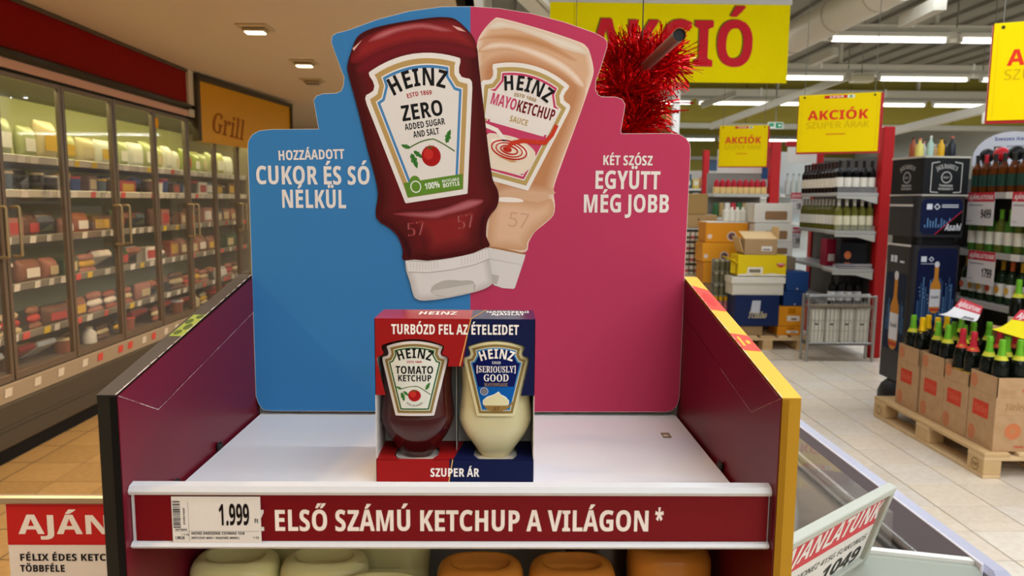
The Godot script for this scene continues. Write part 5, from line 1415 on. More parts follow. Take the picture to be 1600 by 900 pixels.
func aisle_shelf() -> void:
	var t := thing("bottle_shelf", "grey bottle shelving facing the aisle behind the sparkling wine pallet", "shelf", Vector3(3.48, 0, 0))
	var z0 := -3.3
	var z1 := -5.85
	part(t, "back_panel", MB.new().span(0.45, 0.49, 0, 1.7, z1, z0), mat("4c4a48", 0.6))
	part(t, "base", MB.new().span(0.02, 0.45, 0, 0.14, z1, z0), mat("3a3836", 0.6))
	part(t, "end_panel", MB.new().span(0.0, 0.49, 0, 1.7, z1 - 0.03, z1), mat("5c5a58", 0.5))
	var sy := [0.42, 0.80, 1.16, 1.58]
	for y in sy:
		var s := part(t, "shelf_board", MB.new().span(0.0, 0.45, y - 0.03, y, z1, z0, 0.003), mat("8a8886", 0.4))
		part(s, "label_rail", MB.new().span(-0.012, 0.0, y - 0.04, y + 0.004, z1, z0, 0.002), mat("a8a6a2", 0.35))
	for q in [[1.58, -5.0], [1.16, -4.9]]: part(t, "price_tag", MB.new().span(-0.016, -0.013, q[0] - 0.04, q[0] + 0.005, q[1] - 0.04, q[1] + 0.04), mat("d8d4cc", 0.5))
	for i in 11:
		var z := -5.52 + i * 0.1
		wine("whisky_bottle", "amber whisky bottle with dark green label on the top bottle shelf, %s from the column" % ORD[i], Vector3(3.56, 1.58, z), "5a2c0c", "1c3c30", "2a2a26" if i != 1 else "b02430", "whisky bottles on the top bottle shelf", 0.92)
		wine("white_wine_bottle", "olive green wine bottle with white label on the middle bottle shelf, %s from the column" % ORD[i], Vector3(3.56, 1.16, z + 0.02), "5a6424" if i % 2 else "3c6a24", "dcd8c8", "6aa82a" if i in [3, 4, 7] else "2c302a", "wine bottles on the middle bottle shelf", 1.0)
		wine("fruit_wine_bottle", "dark bottle with white fruit label on the lower bottle shelf, %s from the column" % ORD[i], Vector3(3.56, 0.80, z - 0.02), "20301a", "e0ddd4", "c8622c" if i % 2 else "c89a20", "fruit wine bottles on the lower bottle shelf", 1.0, ["d8583a", "e0a030", "e0b040"][i % 3])
	for i in 6:
		var o := thing("round_decanter", "%s round stoppered decanter behind the whisky row, %s from the column" % ["red" if i == 1 else "black", ORD[i]], "decanter", Vector3(3.68, 1.58, -5.60 + i * 0.16), 0.0, "decanters behind the whisky")
		part(o, "decanter_body", MB.new().lathe([[0.04, 0], [0.05, 0.01], [0.055, 0.1], [0.03, 0.2], [0.028, 0.23]], 14), mat("2a2420", 0.15))
		var pr := []
		for a in 7: pr.append([maxf(0.002, sin(PI * a / 6.0) * 0.055), 0.285 - cos(PI * a / 6.0) * 0.055])
		part(o, "stopper", MB.new().lathe(pr, 14), mat("c01c28" if i == 1 else "141416", 0.4))
	# cards clipped to the rails, facing the aisle
	var face := Basis(Vector3.UP, -PI / 2)
	price_card("red headed offer card 9499 on the top bottle shelf rail", Transform3D(face, Vector3(3.462, 1.585, -5.30)), 0.30, 0.235, "9499", "offer cards on the bottle shelf")
	price_card("red headed offer card 1799 on the middle bottle shelf rail", Transform3D(face, Vector3(3.462, 1.165, -5.24)), 0.30, 0.235, "1799", "offer cards on the bottle shelf")
	price_card("red headed offer card cut by the picture edge on the top bottle shelf", Transform3D(face, Vector3(3.462, 1.585, -4.83)), 0.28, 0.23, "2199", "offer cards on the bottle shelf")
	# white arched topper behind
	var a := thing("shelf_topper", "white arched shelf topper with blue lettering above the bottle shelf", "sign", Vector3(3.95, 1.80, -5.72), deg_to_rad(-25))
	a.scale = Vector3.ONE * 0.82
	part(a, "post", MB.new().span(-0.02, 0.02, -0.12, 0.0, -0.02, -0.01), mat("a8acb8", 0.5))
	var arc := PackedVector2Array([Vector2(-0.32, 0), Vector2(0.32, 0)])
	for i in 13: arc.append(Vector2(cos(PI * i / 12.0) * 0.32, 0.06 + sin(PI * i / 12.0) * 0.26))
	part(a, "board", MB.new().prism(arc, -0.01, 0.0), mat("c8ccd8", 0.5))
	var b := MB.new().flat(xf(Vector3(0, 0, 0.001)))
	b.dye("3c4c94").text("Szeszes italok", Vector2(0, 0.235), 0.03, 0.0, bold, 0.5, 0.3).ring(Vector2(0.10, 0.08), 0.03, 0.01).ring(Vector2(0.15, 0.08), 0.03, 0.01)
	b.dye("9aa0b0").rect(-0.05, 0.17, 0.2, 0.19).rect(-0.05, 0.14, 0.2, 0.16)
	b.dye("3a3028").rect(-0.24, 0.02, -0.17, 0.14).rect(-0.15, 0.06, -0.09, 0.18).dye("c8c0b0").disc(Vector2(-0.205, 0.11), 0.025, 0.0006).disc(Vector2(-0.12, 0.15), 0.02, 0.0006)
	part(a, "print", b, ink)

# ---------------------------------------------------------------- wine shelves ending in a red post
func wine_end() -> void:
	var t := thing("wine_shelf", "grey wine shelving with tall red corner post and curved shelf brackets", "shelf", Vector3(0, 0, 0))
	part(t, "corner_post", MB.new().span(3.60, 3.71, 0, 2.22, -7.10, -7.0, 0.008), mat("a4161a", 0.4))
	part(t, "corner_post", MB.new().span(3.60, 3.70, 0, 2.22, -8.6, -8.5, 0.008), mat("a4161a", 0.4))
	part(t, "top_beam", MB.new().span(3.61, 3.69, 2.14, 2.22, -8.5, -7.1, 0.006).span(3.27, 3.60, 2.14, 2.2, -8.58, -8.5, 0.006), mat("a4161a", 0.4))
	part(t, "back_panel", MB.new().span(3.62, 3.68, 0.1, 1.95, -8.5, -7.1), mat("5a5856", 0.6))
	part(t, "end_panel", MB.new().span(3.38, 3.62, 0.1, 1.5, -7.28, -7.26), mat("4a4846", 0.6))
	part(t, "white_panel", MB.new().span(3.27, 3.6, 1.95, 2.13, -8.5, -8.47), mat("d8d8d4", 0.5))
	var sy := [0.50, 0.87, 1.235, 1.60]
	for y in sy:
		var s := part(t, "shelf_board", MB.new().span(3.20, 3.60, y - 0.035, y, -7.25, -7.02, 0.004).span(3.27, 3.60, y - 0.035, y, -8.5, -7.25, 0.004), mat("a4a4a0", 0.4))
		var br := MB.new().flat(xf(Vector3(0, y, -7.03)))
		br.prism(pv([3200, -35, 3200, -55, 3420, -60, 3590, -105, 3590, -35]), 0.0, 0.012)
		part(s, "bracket", br, mat("b0b0aa", 0.35))
		part(s, "glass_stop", MB.new().span(3.20, 3.58, y, y + 0.05, -7.022, -7.019), glass(0.08))
	for i in 5:
		wine("red_wine_bottle", "black red wine bottle with white label facing forward, %s from the red post" % ORD[4 - i], Vector3(3.25 + i * 0.077, 1.60, -7.10), "0a0c0e", "d8d4c8", "141010", "red wine on the end shelf", 1.0)
		wine("pale_wine_bottle", "pale wine bottle with cream label facing forward, %s from the red post" % ORD[4 - i], Vector3(3.26 + i * 0.075, 1.235, -7.10), "6a6a2c", "d4d0b4", "c8c8c4", "pale wine on the end shelf", 1.0)
	for i in 10:
		wine("red_wine_bottle", "dark wine bottle with pale label in the receding top row, %s from the corner" % ORD[i], Vector3(3.315, 1.60, -7.32 - i * 0.082), "1a0c0c", "ddd6c8", "2a1210", "red wine in the receding row", 1.0)
		wine("pale_wine_bottle", "olive wine bottle with white label in the receding middle row, %s from the corner" % ORD[i], Vector3(3.315, 1.235, -7.32 - i * 0.082), "5c5a1c", "e0ddd6", "a8a49c", "pale wine in the receding row", 1.0)
	var g := thing("gift_box", "crimson wine gift box with white window on the third wine shelf", "gift box", Vector3(3.325, 0.87, -7.42))
	part(g, "body", MB.new().span(-0.05, 0.05, 0, 0.27, -0.07, 0.07, 0.004), mat("8c1a34", 0.4))
	part(g, "label", MB.new().span(-0.03, 0.035, 0.05, 0.12, 0.07, 0.072), mat("d0c8c4", 0.5))
	var g2 := thing("gift_box", "black gift box with orange seal in front of the third wine shelf", "gift box", Vector3(3.42, 0.87, -7.12))
	part(g2, "body", MB.new().span(-0.13, 0.13, 0, 0.25, -0.05, 0.05, 0.004), mat("10121a", 0.35))
	part(g2, "seal", MB.new().flat(xf(Vector3(0, 0, 0.051))).dye("b4643c").disc(Vector2(-0.06, 0.13), 0.034, 0, 16, 0.04).rect(-0.09, 0.03, -0.035, 0.06), ink)
	var g3 := thing("flat_box", "flat violet box edged in white lying on the third wine shelf", "box", Vector3(3.42, 0.87, -7.045))
	part(g3, "body", MB.new().span(-0.16, 0.16, 0, 0.05, -0.02, 0.02, 0.003), mat("2a2034", 0.35))
	part(g3, "edge_line", MB.new().span(-0.16, 0.16, 0.036, 0.04, 0.02, 0.022).span(-0.16, 0.14, 0.012, 0.016, 0.02, 0.022), mat("c8c0cc", 0.4))
	for i in 5: wine("dark_wine_bottle", "dark wine bottle with white label on the lowest wine shelf, %s along" % ORD[i], Vector3(3.24 + [0.0, 0.08, 0.16, 0.04, 0.25][i], 0.50, -7.10 - (0.09 if i == 3 else 0.0)), "08080a", "d8d8d8", "100c0c", "wine on the lowest end shelf", 1.0)
	for q in [[Vector3(3.225, 1.609, -8.05), 0.125, 0.23, "1299", "second"], [Vector3(3.231, 1.233, -8.05), 0.125, 0.23, "1599", "third"]]:
		price_card("curled offer card hanging from the %s wine shelf corner" % q[4], Transform3D(Basis(), q[0]), q[1], q[2], q[3], "offer cards on the wine shelf")
	# steel basket table with white folded bags, in front
	var b := thing("basket_table", "steel wire basket table filled with white packs before the wine shelves", "basket", Vector3(3.225, 0, -6.83))
	var steel := mat("a8a8a4", 0.3, 0.7)
	for x in [-0.315, 0.315]:
		for z in [0.0, -0.13]:
			part(b, "leg", MB.new().span(x - 0.011, x + 0.011, 0, 0.635, z - 0.011, z + 0.011, 0.003), steel)
	for z in [0.0, -0.13]:
		part(b, "rail", MB.new().span(-0.315, 0.315, 0.615, 0.633, z - 0.008, z + 0.008, 0.002), steel)
		part(b, "rail", MB.new().span(-0.315, 0.315, 0.17, 0.186, z - 0.008, z + 0.008, 0.002), steel)
	part(b, "tray", MB.new().span(-0.31, 0.31, 0.158, 0.17, -0.13, 0.0), mat("5a5854", 0.6))
	for i in 17:
		var x := -0.29 + i * 0.036
		part(b, "wire", MB.new().span(x - 0.0018, x + 0.0018, 0.18, 0.62, 0.004, 0.008), steel)
	for y in [0.30, 0.40, 0.52]: part(b, "wire", MB.new().span(-0.31, 0.31, y - 0.0018, y + 0.0018, 0.008, 0.011), steel)
	for i in 4:
		var o := thing("white_pack", "white cloth pack standing in the basket table, %s from its left leg" % ORD[i], "pack", Vector3(3.225 - 0.215 + i * 0.143, 0.1705, -6.895), 0.0, "white packs in the basket")
		part(o, "body", MB.new().span(-0.066, 0.066, 0, 0.34, -0.05, 0.05, 0.012), mat("dcd8c8", 0.7))
		part(o, "print", MB.new().flat(xf(Vector3(0, 0, 0.0508))).dye("3a342c").rect(-0.03, 0.18, 0.01, 0.195), ink)
	part(b, "cover_board", MB.new().span(-0.30, 0.30, 0.52, 0.535, -0.125, -0.004), mat("8a7a62", 0.7))

# ---------------------------------------------------------------- cartons stacked on the floor between the shelves
func carton(label: String, x0: float, y0: float, x1: float, y1: float, z: float, d: float, hex: String, extra := "", called := "cardboard_box", category := "box") -> Node3D:
	if y0 < 0.16: y0 = 0.1445
	var w := x1 - x0
	var h := y1 - y0 - 0.006
	var t := thing(called, label, category, Vector3((x0 + x1) / 2, y0, z), 0.0, "cartons stacked on the floor")
	part(t, "body", MB.new().span(-w / 2, w / 2, 0, h, -d, 0, 0.004), mat(hex, 0.55))
	var b := MB.new().flat(xf(Vector3(0, 0, 0.001)))
	match extra:
		"label": b.dye("dcd8d0").rect(w * 0.02, h * 0.25, w * 0.34, h * 0.55).dye("6a6460").rect(w * 0.06, h * 0.3, w * 0.28, h * 0.38, 0.0005)
		"orange": b.dye("b8700c").rect(-w * 0.12, h * 0.62, w * 0.16, h * 0.9).dye("dcd4c8").rect(-w * 0.15, h * 0.25, w * 0.3, h * 0.52, 0.0004).dye("8a6a58").rect(w * 0.0, h * 0.3, w * 0.2, h * 0.4, 0.0008)
		"badge": b.dye("dcc0a8").disc(Vector2(w * 0.12, h * 0.32), h * 0.24, 0, 18).dye("6a4a54").disc(Vector2(w * 0.12, h * 0.32), h * 0.18, 0.0004, 16).dye("dcc8b8").disc(Vector2(-w * 0.40, h * 0.3), h * 0.12, 0, 12)
		"yellow":
			b.dye("e8e0d0").rect(-w * 0.3, h * 0.10, w * 0.02, h * 0.42).dye("7a7460").rect(-w * 0.26, h * 0.16, -w * 0.03, h * 0.32, 0.0004)
			b.dye("b83a34").poly(pv([w * 300, h * 620, w * 470, h * 620, w * 470, h * 500, w * 385, h * 400, w * 300, h * 500]), 0.0).dye("e8c8c0").text("TISSUE", Vector2(w * 0.385, h * 0.53), h * 0.09, 0.0004, bold, 0.5, w * 0.14)
			b.dye("e8e0d0").poly(pv([-w * 500, 0, w * 500, 0, w * 500, h * 60, w * 200, h * 130, -w * 100, h * 40, -w * 300, h * 120, -w * 500, h * 60]), 0.0)
		"blue": b.dye("b8bcc4").poly(pv([-w * 150, h * 420, w * 60, h * 420, w * 80, h * 830, -w * 110, h * 830]), 0.0).dye("c8b890").text("Tchibo", Vector2(0, h * 0.26), h * 0.2, 0.0006, serif, 0.5, w * 0.42, 0.0, 0.3)
		"handhole": b.dye("8a6a4c").poly(rrect(-w * 0.22, h * 0.15, w * 0.36, h * 0.60, h * 0.08))
		"dot": b.dye("c8b8c0").disc(Vector2(0, h * 0.12), 0.009)
		"plain": b.dye("2a2018").disc(Vector2(-w * 0.1, h * 0.65), 0.01)
	if extra: part(t, "print", b, ink)
	return t

func stacked_cartons() -> void:
	pallet("dim wooden pallet under the orange and blue cartons", Vector3(2.335, 0, -7.36))
	var k := "%s"
	carton("orange carton resting lowest on the pallet beside the basket table", 2.846, 0.029, 3.118, 0.245, -7.42, 0.24, "d88a14", "orange")
	carton("orange carton stacked on another orange carton below the small navy ones", 2.842, 0.243, 3.126, 0.451, -7.42, 0.24, "dc9018", "orange")
	carton("navy carton just above the orange pair", 2.897, 0.45, 3.128, 0.603, -7.42, 0.24, "17386e", "dot")
	carton("uppermost navy carton beside the white lidded box", 2.915, 0.602, 3.146, 0.807, -7.42, 0.24, "1a3f78", "dot")
	carton("plain brown carton on the pallet under the navy coffee carton", 2.409, 0.031, 2.686, 0.246, -7.40, 0.24, "9c8058", "")
	carton("large navy coffee carton with pale cup picture and gold script", 2.386, 0.247, 2.84, 0.567, -7.38, 0.26, "10224e", "blue")
	var lid := carton("white lidded box between the navy coffee carton and the yellow one", 2.359, 0.561, 2.883, 0.754, -7.40, 0.24, "cfcabc")
	part(lid, "lid", MB.new().span(-0.275, 0.275, 0.12, 0.184, -0.24, 0.012, 0.004), mat("d8d4c8", 0.5))
	var ye := carton("bright yellow tissue carton with open side flap", 2.403, 0.758, 2.899, 0.976, -7.40, 0.24, "e0c410", "yellow")
	part(ye, "flap", MB.new().box(Vector3(-0.31, 0.16, -0.06), Vector3(0.13, 0.006, 0.2), 0.0, Basis(Vector3.BACK, -0.5)).box(Vector3(-0.29, 0.10, -0.02), Vector3(0.05, 0.14, 0.006)), mat("d8b80c", 0.5))
	var br := carton("brown carton with its lid flap open on top of the yellow one", 2.464, 0.973, 2.797, 1.137, -7.40, 0.24, "a88a64", "label")
	part(br, "flap", MB.new().box(Vector3(-0.0, 0.195, -0.10), Vector3(0.34, 0.005, 0.2), 0.0, Basis(Vector3.RIGHT, 0.35)).box(Vector3(0.175, 0.22, -0.1), Vector3(0.006, 0.12, 0.2)).box(Vector3(-0.2, 0.10, -0.12), Vector3(0.006, 0.16, 0.22), 0.0, Basis(Vector3.BACK, 0.3)), mat("d8b888", 0.6))
	for q in [["lowest", [2.694, 0.933, 3.105, 1.086]], ["middle", [2.687, 1.083, 3.097, 1.289]], ["top", [2.677, 1.286, 3.086, 1.498]]]:
		var r: Array = q[1]
		carton("white carton with brown hand hole, %s of the white stack" % q[0], r[0], r[1], r[2], r[3], -7.78, 0.3, "d0ccc2", "handhole")
	carton("support carton of the white stack, mostly hidden behind yellow and navy cartons", 2.756, -0.071, 3.146, 0.929, -7.78, 0.3, "8a7a64")
	for i in 4:
		var o := thing("white_canister", "white plastic canister left of the white stack, %s along" % ORD[i], "canister", Vector3(2.46 + 0.062 * i, Vector3(2.437, 1.286, -7.95).y + 0.0005, -8.06), 0.0, "white canisters")
		part(o, "canister_body", MB.new().span(-0.03, 0.03, 0, 0.13, -0.04, 0.04, 0.01), mat("d8d4c8", 0.5))
		part(o, "cap", MB.new().lathe([[0.018, 0.13], [0.018, 0.16]], 10), mat("e0dcd4", 0.5))
	var oc := carton("upper orange carton with white top edge behind the brown open one", 2.216, 1.063, 2.676, 1.287, -7.95, 0.3, "d88c18", "badge")
	part(oc, "lid_edge", MB.new().span(-0.22, 0.22, 0.215, 0.225, -0.3, 0.004), mat("e4ddd0", 0.5))
	carton("middle orange carton of the tall orange stack", 2.19, 0.854, 2.574, 1.065, -7.95, 0.3, "dc9420", "badge")
	carton("lower orange carton of the tall orange stack", 2.206, 0.623, 2.374, 0.855, -7.95, 0.3, "d08a20", "")
	carton("plain carton carrying the tall orange stack", 2.239, -0.217, 2.608, 0.625, -7.95, 0.3, "a88c66", "")
	# jar trays and pink bottles
	var jy: float = Vector3(2.414, 0.513, -7.72).y
	var jx: float = Vector3(2.286, 0.799, -7.72).x
	var tr := thing("jar_tray", "stacked grey trays holding the jars between the cartons", "tray", Vector3(jx + 0.085, jy, -7.72))
	for i in 3:
		part(tr, "tray", MB.new().span(-0.12, 0.12, i * 0.13, i * 0.13 + 0.01, -0.06, 0.032), mat("8a8678", 0.6))
		part(tr, "tray_post", MB.new().span(-0.12, 0.12, i * 0.13, i * 0.13 + 0.13, -0.07, -0.06), mat("8a8678", 0.6))
		for j in 4:
			var o := thing("pickle_jar", "grey green jar on level %s of the jar trays, %s along" % [ORD[i], ORD[j]], "jar", Vector3(jx + j * 0.058, jy + i * 0.13 + 0.0105, -7.72), 0.0, "jars between orange and yellow cartons")
			part(o, "jar_body", MB.new().lathe([[0.026, 0], [0.027, 0.01], [0.027, 0.08], [0.024, 0.095]], 12), mat("6a6850", 0.15))
			part(o, "lid", MB.new().lathe([[0.025, 0.095], [0.025, 0.114]], 12), mat("b8b4a4", 0.3, 0.3))
	var py: float = jy - 0.27
	for i in 4:
		var o := thing("pink_bottle", "pink drink bottle with yellow cap under the jars, %s along" % ORD[i], "bottle", Vector3(jx + i * 0.055, py, -7.72), 0.0, "pink bottles")
		part(o, "bottle_body", MB.new().lathe([[0.024, 0], [0.026, 0.01], [0.026, 0.18], [0.014, 0.22]], 12), mat("c07880", 0.2))
		part(o, "cap", MB.new().lathe([[0.022, 0.22], [0.022, 0.265]], 12), mat("e0b020", 0.4))
	carton("brown carton under the pink bottles behind the stand's yellow edge", jx - 0.04, 0.1445, jx + 0.2, py + 0.0005, -7.68, 0.2, "9a845e", "")
	# far left of the pile
	carton("brown carton with open front at the left of the pile", 2.136, 1.356, 2.365, 1.598, -8.45, 0.3, "9c7e4c", "")
	carton("long brown carton with white label under the open-front one", 2.127, 1.202, 2.482, 1.359, -8.45, 0.3, "a88c62", "plain")
	for i in 4:
		for j in 4:
			var p := Vector3(2.148, 1.055, -8.45)
			var o := thing("food_can", "small white can in the shrink-wrapped wall, level %s, %s along" % [ORD[i], ORD[j]], "can", Vector3(p.x + j * 0.058, p.y - i * 0.128, -8.45), 0.0, "cans in the pile")
			part(o, "can_body", MB.new().lathe([[0.026, 0], [0.026, 0.10]], 12), mat("d0cabc", 0.4))
			part(o, "band", MB.new().lathe([[0.0265, 0.025], [0.0265, 0.055]], 12, Vector3.ZERO, 1.0, false, false), mat("a8485a" if (i + j) % 2 else "5a5a50", 0.4))
			part(o, "lid", MB.new().lathe([[0.027, 0.10], [0.027, 0.122]], 12), mat("3a3832", 0.4))
	var p0 := Vector3(2.148, 1.055, -8.45)
	var sup := thing("can_pallet", "wrapped block of cans carrying the white cans and brown cartons", "block", Vector3(p0.x + 0.09, 0.0, -8.45))
	part(sup, "block", MB.new().span(-0.12, 0.10, 0.0, p0.y - 3 * 0.128 - 0.002, -0.3, 0.03, 0.004), mat("b0a894", 0.5))
	part(sup, "rear_block", MB.new().span(-0.12, 0.10, p0.y - 3 * 0.128, p0.y + 0.12, -0.3, -0.03, 0.004), mat("b0a894", 0.5))

# ---------------------------------------------------------------- shelves far back
func far_shelves() -> void:
	var t := thing("sweets_shelf", "far shelving with red corner post and rows of red sweets boxes", "shelf", Vector3(0, 0, 0))
	part(t, "corner_post", MB.new().span(4.10, 4.25, 0, 2.42, -11.4, -11.28, 0.008), mat("b02024", 0.4))
	part(t, "corner_post", MB.new().span(3.62, 3.72, 0, 2.42, -13.4, -13.28, 0.008), mat("b02024", 0.4))
	part(t, "top_beam", MB.new().span(3.5, 4.1, 2.32, 2.42, -11.4, -11.3, 0.006), mat("b82a30", 0.4))
	part(t, "white_panel", MB.new().span(3.4, 4.1, 1.95, 2.32, -11.7, -11.66), mat("d4d2cc", 0.5))
	part(t, "back_panel", MB.new().span(3.25, 4.1, 0.1, 1.95, -11.72, -11.68), mat("8a8a84", 0.6))
	for y in [0.5, 0.9, 1.27, 1.63]: part(t, "shelf_board", MB.new().span(3.25, 4.1, y - 0.05, y, -11.68, -11.3, 0.004), mat("b0b0aa", 0.4))
	for i in 9:
		var o := thing("sweets_box", "red sweets box with gold base on the far shelf, %s along" % ORD[i], "box", Vector3(3.31 + i * 0.09, 1.63, -11.38), 0.0, "red sweets boxes")
		part(o, "body", MB.new().span(-0.042, 0.042, 0, 0.10, -0.05, 0.05, 0.003), mat("d8b878", 0.4))
		part(o, "lid", MB.new().lathe([[0.042, 0.10], [0.042, 0.17], [0.02, 0.21], [0.005, 0.22]], 10), mat("b01c2c", 0.3))
		var q := thing("sweets_bag", "%s bag on the far shelf below the red sweets, %s along" % [["green", "tan", "white", "red"][i % 4], ORD[i]], "bag", Vector3(3.31 + i * 0.09, 1.27, -11.38), -PI / 2, "bags below the red sweets")
		part(q, "bag_body", pillow(MB.new(), 0.085, 0.22, 0.06), mat(["2f5a34", "a08858", "d0ccc4", "a82430"][i % 4], 0.4))
		var s := thing("snack_box", "%s snack box on the low far shelf, %s along" % [["grey", "brown", "cream"][i % 3], ORD[i]], "box", Vector3(3.31 + i * 0.09, 0.9, -11.38), 0.0, "snack boxes")
		part(s, "body", MB.new().span(-0.04, 0.04, 0, 0.24, -0.05, 0.05, 0.003), mat(["6a6a68", "7a5a40", "c8c0a8"][i % 3], 0.5))
		part(s, "label", MB.new().span(-0.03, 0.03, 0.08, 0.18, 0.05, 0.052), mat("d8d0c0", 0.5))
	# mixed goods on the long shelf to the left of it
	var m := thing("grocery_shelf", "distant white grocery shelving full of small bright packs", "shelf", Vector3(0, 0, -14.0))
	part(m, "back_panel", MB.new().span(3.0, 4.6, 0.0, 2.1, -0.44, -0.4), mat("c4c4bc", 0.6))
	for y in [0.6, 1.0, 1.4, 1.75]: part(m, "shelf_board", MB.new().span(3.0, 4.6, y - 0.04, y, -0.4, 0.0, 0.004), mat("d0d0cc", 0.4))
	var cs := [["c84a3c", "red"], ["d8c058", "yellow"], ["6a9a58", "green"], ["dcd8d0", "white"], ["d88a70", "pink"], ["4a5a70", "blue"], ["3a3a34", "black"]]
	for i in 10:
		for j in 3:
			var c: Array = cs[(i * 3 + j * 5) % 7]
			var o := thing("grocery_pack", "tiny %s pack on the distant grocery shelf, level %s, %s along" % [c[1], ORD[j], ORD[i]], "pack", Vector3(3.1 + i * 0.15, [1.001, 1.401, 1.751][j], -14.12), 0.0, "distant grocery packs")
			part(o, "body", MB.new().span(-0.06, 0.06, 0, 0.17 + 0.05 * ((i + j) % 3), -0.06, 0.06, 0.004), mat(c[0], 0.4))
			part(o, "label", MB.new().span(-0.04, 0.04, 0.06, 0.14, 0.06, 0.062), mat("e0dcd0", 0.5))
	# bottles glinting behind the wine shelf corner
	for i in 6:
		var o := thing("clear_bottle", "clear glass bottle on the far shelf beside the red post, %s along" % ORD[i], "bottle", Vector3(4.45 + i * 0.09, 1.63, -11.5), 0.0, "clear bottles beside the red post")
		part(o, "bottle_body", MB.new().lathe([[0.036, 0], [0.038, 0.18], [0.016, 0.24], [0.016, 0.3]], 12), mat("b4bab4", 0.1))
		part(o, "cap", MB.new().lathe([[0.018, 0.29], [0.018, 0.32]], 10), mat("8a8a88", 0.3))
	var w := thing("spirits_shelf", "pale far shelf carrying clear bottles beside the red post", "shelf", Vector3(0, 0, 0))
	part(w, "shelf_board", MB.new().span(4.3, 5.1, 1.58, 1.63, -11.8, -11.4, 0.004).span(4.3, 5.1, 1.15, 1.2, -11.8, -11.4, 0.004), mat("c8ccc8", 0.4))
	part(w, "back_panel", MB.new().span(4.3, 5.1, 0.0, 2.3, -11.86, -11.8), mat("ccd4d4", 0.5))
	# long rows deep in the shop
	for i in 4:
		var o := thing("aisle_gondola", "deep shop gondola crowded with goods, %s from the back wall" % ORD[i], "shelf", Vector3(5.2 + i * 1.9, 0, -19.0), 0.0, "deep shop gondolas")
		part(o, "body", MB.new().span(-0.5, 0.5, 0, 1.75, -5.0, 0, 0.01), mat("b8b4a8", 0.6))
		for y in [0.4, 0.8, 1.2, 1.6]: part(o, "shelf_edge", MB.new().span(-0.52, 0.52, y, y + 0.04, -5.0, 0.02, 0.004), mat("dcdcd8", 0.4))
		for j in 4: part(o, "pack_row", MB.new().span(-0.45, 0.45, 0.46 + j * 0.4 - (0.02 if j == 3 else 0.0), 0.68 + j * 0.4, 0.0, 0.015), mat(["a84038", "c8a848", "4a6a54", "8a9098"][(i + j) % 4], 0.5))
	var ex := thing("exit_sign", "small green emergency exit sign hanging far back", "exit sign", Vector3(4.958, 2.885, -13.5))
	part(ex, "plate", MB.new().span(-0.14, 0.14, -0.06, 0.06, -0.03, 0.0, 0.006), mat("d4dcd4", 0.4))
	part(ex, "pictogram", MB.new().flat(xf(Vector3(0, 0, 0.001))).dye("1c8a5c").rect(0.0, -0.045, 0.12, 0.045).dye("3a9a6c").rect(-0.12, -0.02, -0.03, 0.04).dye("e8f0e8").poly(pv([40, 0, 70, -25, 70, -8, 105, -8, 105, 8, 70, 8, 70, 25]), 0.0005), ink)
	part(ex, "rod", MB.new().span(-0.005, 0.005, 0.06, 4.4 - Vector3(4.958, 2.885, -13.5).y, -0.02, -0.01), mat("8a8a84", 0.5))

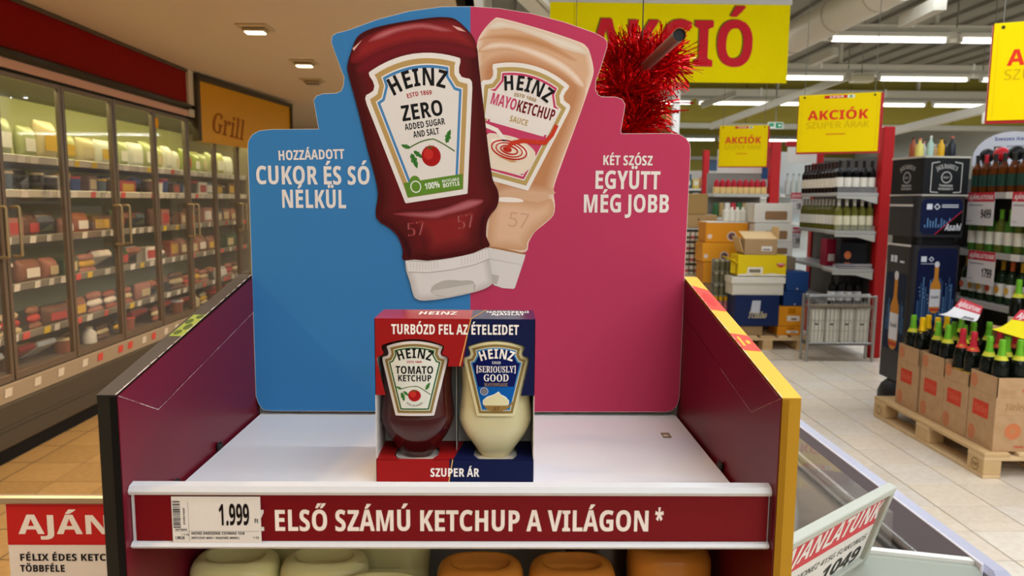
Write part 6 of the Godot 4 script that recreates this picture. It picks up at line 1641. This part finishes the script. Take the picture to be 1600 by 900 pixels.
# ---------------------------------------------------------------- ducts and beams under the high ceiling
func ceiling_gear() -> void:
	var d := thing("air_duct", "fat round white air duct slanting under the high ceiling", "duct", Vector3.ZERO)
	var a := Vector3(3.381, 3.407, -9.05)
	var b := Vector3(3.538, 3.459, -6.9)
	part(d, "duct_pipe", MB.new().tube([a, b.lerp(a, -0.08)], 0.175, 24), mat("ccc8ba", 0.45))
	for u in [0.1, 0.55, 0.9]:
		var p := a.lerp(b, u)
		part(d, "joint_ring", MB.new().tube([p, p + (b - a).normalized() * 0.03], 0.181, 24), mat("b0ac9e", 0.45))
	var bx := mat("cfcbbf", 0.5)
	var zs := [-7.9, -10.8, -13.8, -16.9, -20.0]
	for i in zs.size():
		var o := thing("roof_beam", "white boxed roof beam crossing under the high ceiling, %s from the banner" % ORD[i], "beam", Vector3(0, 0, zs[i]), 0.0, "white roof beams")
		part(o, "beam_box", MB.new().span(2.0, 12.5, 3.82, 4.02, -0.12, 0.12, 0.01), bx)
		for x in [3.0, 6.2, 9.4]: part(o, "hanger", MB.new().span(x - 0.03, x + 0.03, 4.02, 4.4, -0.03, 0.03), bx)
		for x in [3.4, 5.8, 8.6]: part(o, "clip", MB.new().span(x - 0.02, x + 0.02, 3.80, 4.04, 0.12, 0.135), mat("eeeeea", 0.3))
	for q in [[Vector3(3.913, 2.9, -14), Vector3(5.812, 3.61, -12.5), "sloping white truss brace beside the small yellow board"], [Vector3(6.209, 2.628, -12), Vector3(6.572, 2.81, -9.5), "sloping white truss brace above the liquor shelf"], [Vector3(3.819, 3.219, -7.2), Vector3(3.699, 3.183, -6.4), "short grey roof brace high above the aisle"], [Vector3(4.355, 3.467, -10.6), Vector3(4.513, 3.54, -10.2), "short pale roof brace near the duct"], [Vector3(3.982, 3.413, -15), Vector3(4.616, 3.642, -14.8), "small far roof brace below the banner"]]:
		one("roof_brace", MB.new().bar(q[0], q[1], 0.10, 0.11), mat("b8b4a6", 0.5), q[2], "brace", "roof braces")
	# deck ribs
	var rb := thing("roof_deck", "grey ribbed metal roof deck seen between the lamp rows", "roof deck", Vector3(0, 4.34, 0))
	for i in 26: part(rb, "rib", MB.new().span(0.2 + i * 0.48, 0.32 + i * 0.48, 0, 0.06, -26.5, 4.5), mat("8a867b", 0.8))
	# white slanting light trough and column by the soffit edge
	var l := thing("light_trough", "bright slanting white trough beside the banner at the top edge", "trough", Vector3.ZERO)
	part(l, "trough_body", MB.new().bar(Vector3(0.143, 3.267, -6.4), Vector3(0.615, 3.509, -8.8), 0.16, 0.10), mat("e8e8e2", 0.4))
	part(l, "trough_edge", MB.new().bar(Vector3(0.267, 3.241, -6.3), Vector3(0.724, 3.558, -8.7), 0.04, 0.12), mat("f0f0ec", 0.4))
	var s := thing("ceiling_speaker", "small white cylinder speaker hanging below the far brace", "speaker", Vector3(6.4, 2.617, -9.8))
	part(s, "speaker_body", MB.new().lathe([[0.06, -0.06], [0.065, -0.05], [0.065, 0.08], [0.04, 0.09]], 14), mat("d8d4c8", 0.4))
	part(s, "rod", MB.new().span(-0.005, 0.005, 0.09, 4.4 - Vector3(6.4, 2.617, -9.8).y, -0.005, 0.005), mat("8a8a84", 0.5))
	var h := thing("ceiling_heater", "pale boxed unit in the gap of the second visible lamp row", "unit", Vector3(5.796, 3.494, -12.1))
	part(h, "unit_body", MB.new().span(-0.17, 0.17, -0.06, 0.06, -0.1, 0.1, 0.02), mat("c8c4ac", 0.5))
	part(h, "rod", MB.new().span(-0.005, 0.005, 0.06, 4.4 - Vector3(5.796, 3.494, -12.1).y, -0.005, 0.005), mat("8a8a84", 0.5))
	# thin steel column far back, right of the header
	one("steel_column", MB.new().span(-0.06, 0.06, 0, 4.4, -0.06, 0.06, 0.01), mat("d0d0cc", 0.5), "slim white steel column behind the tinsel", "column", "", Vector3(3.02, 0, -13.0))
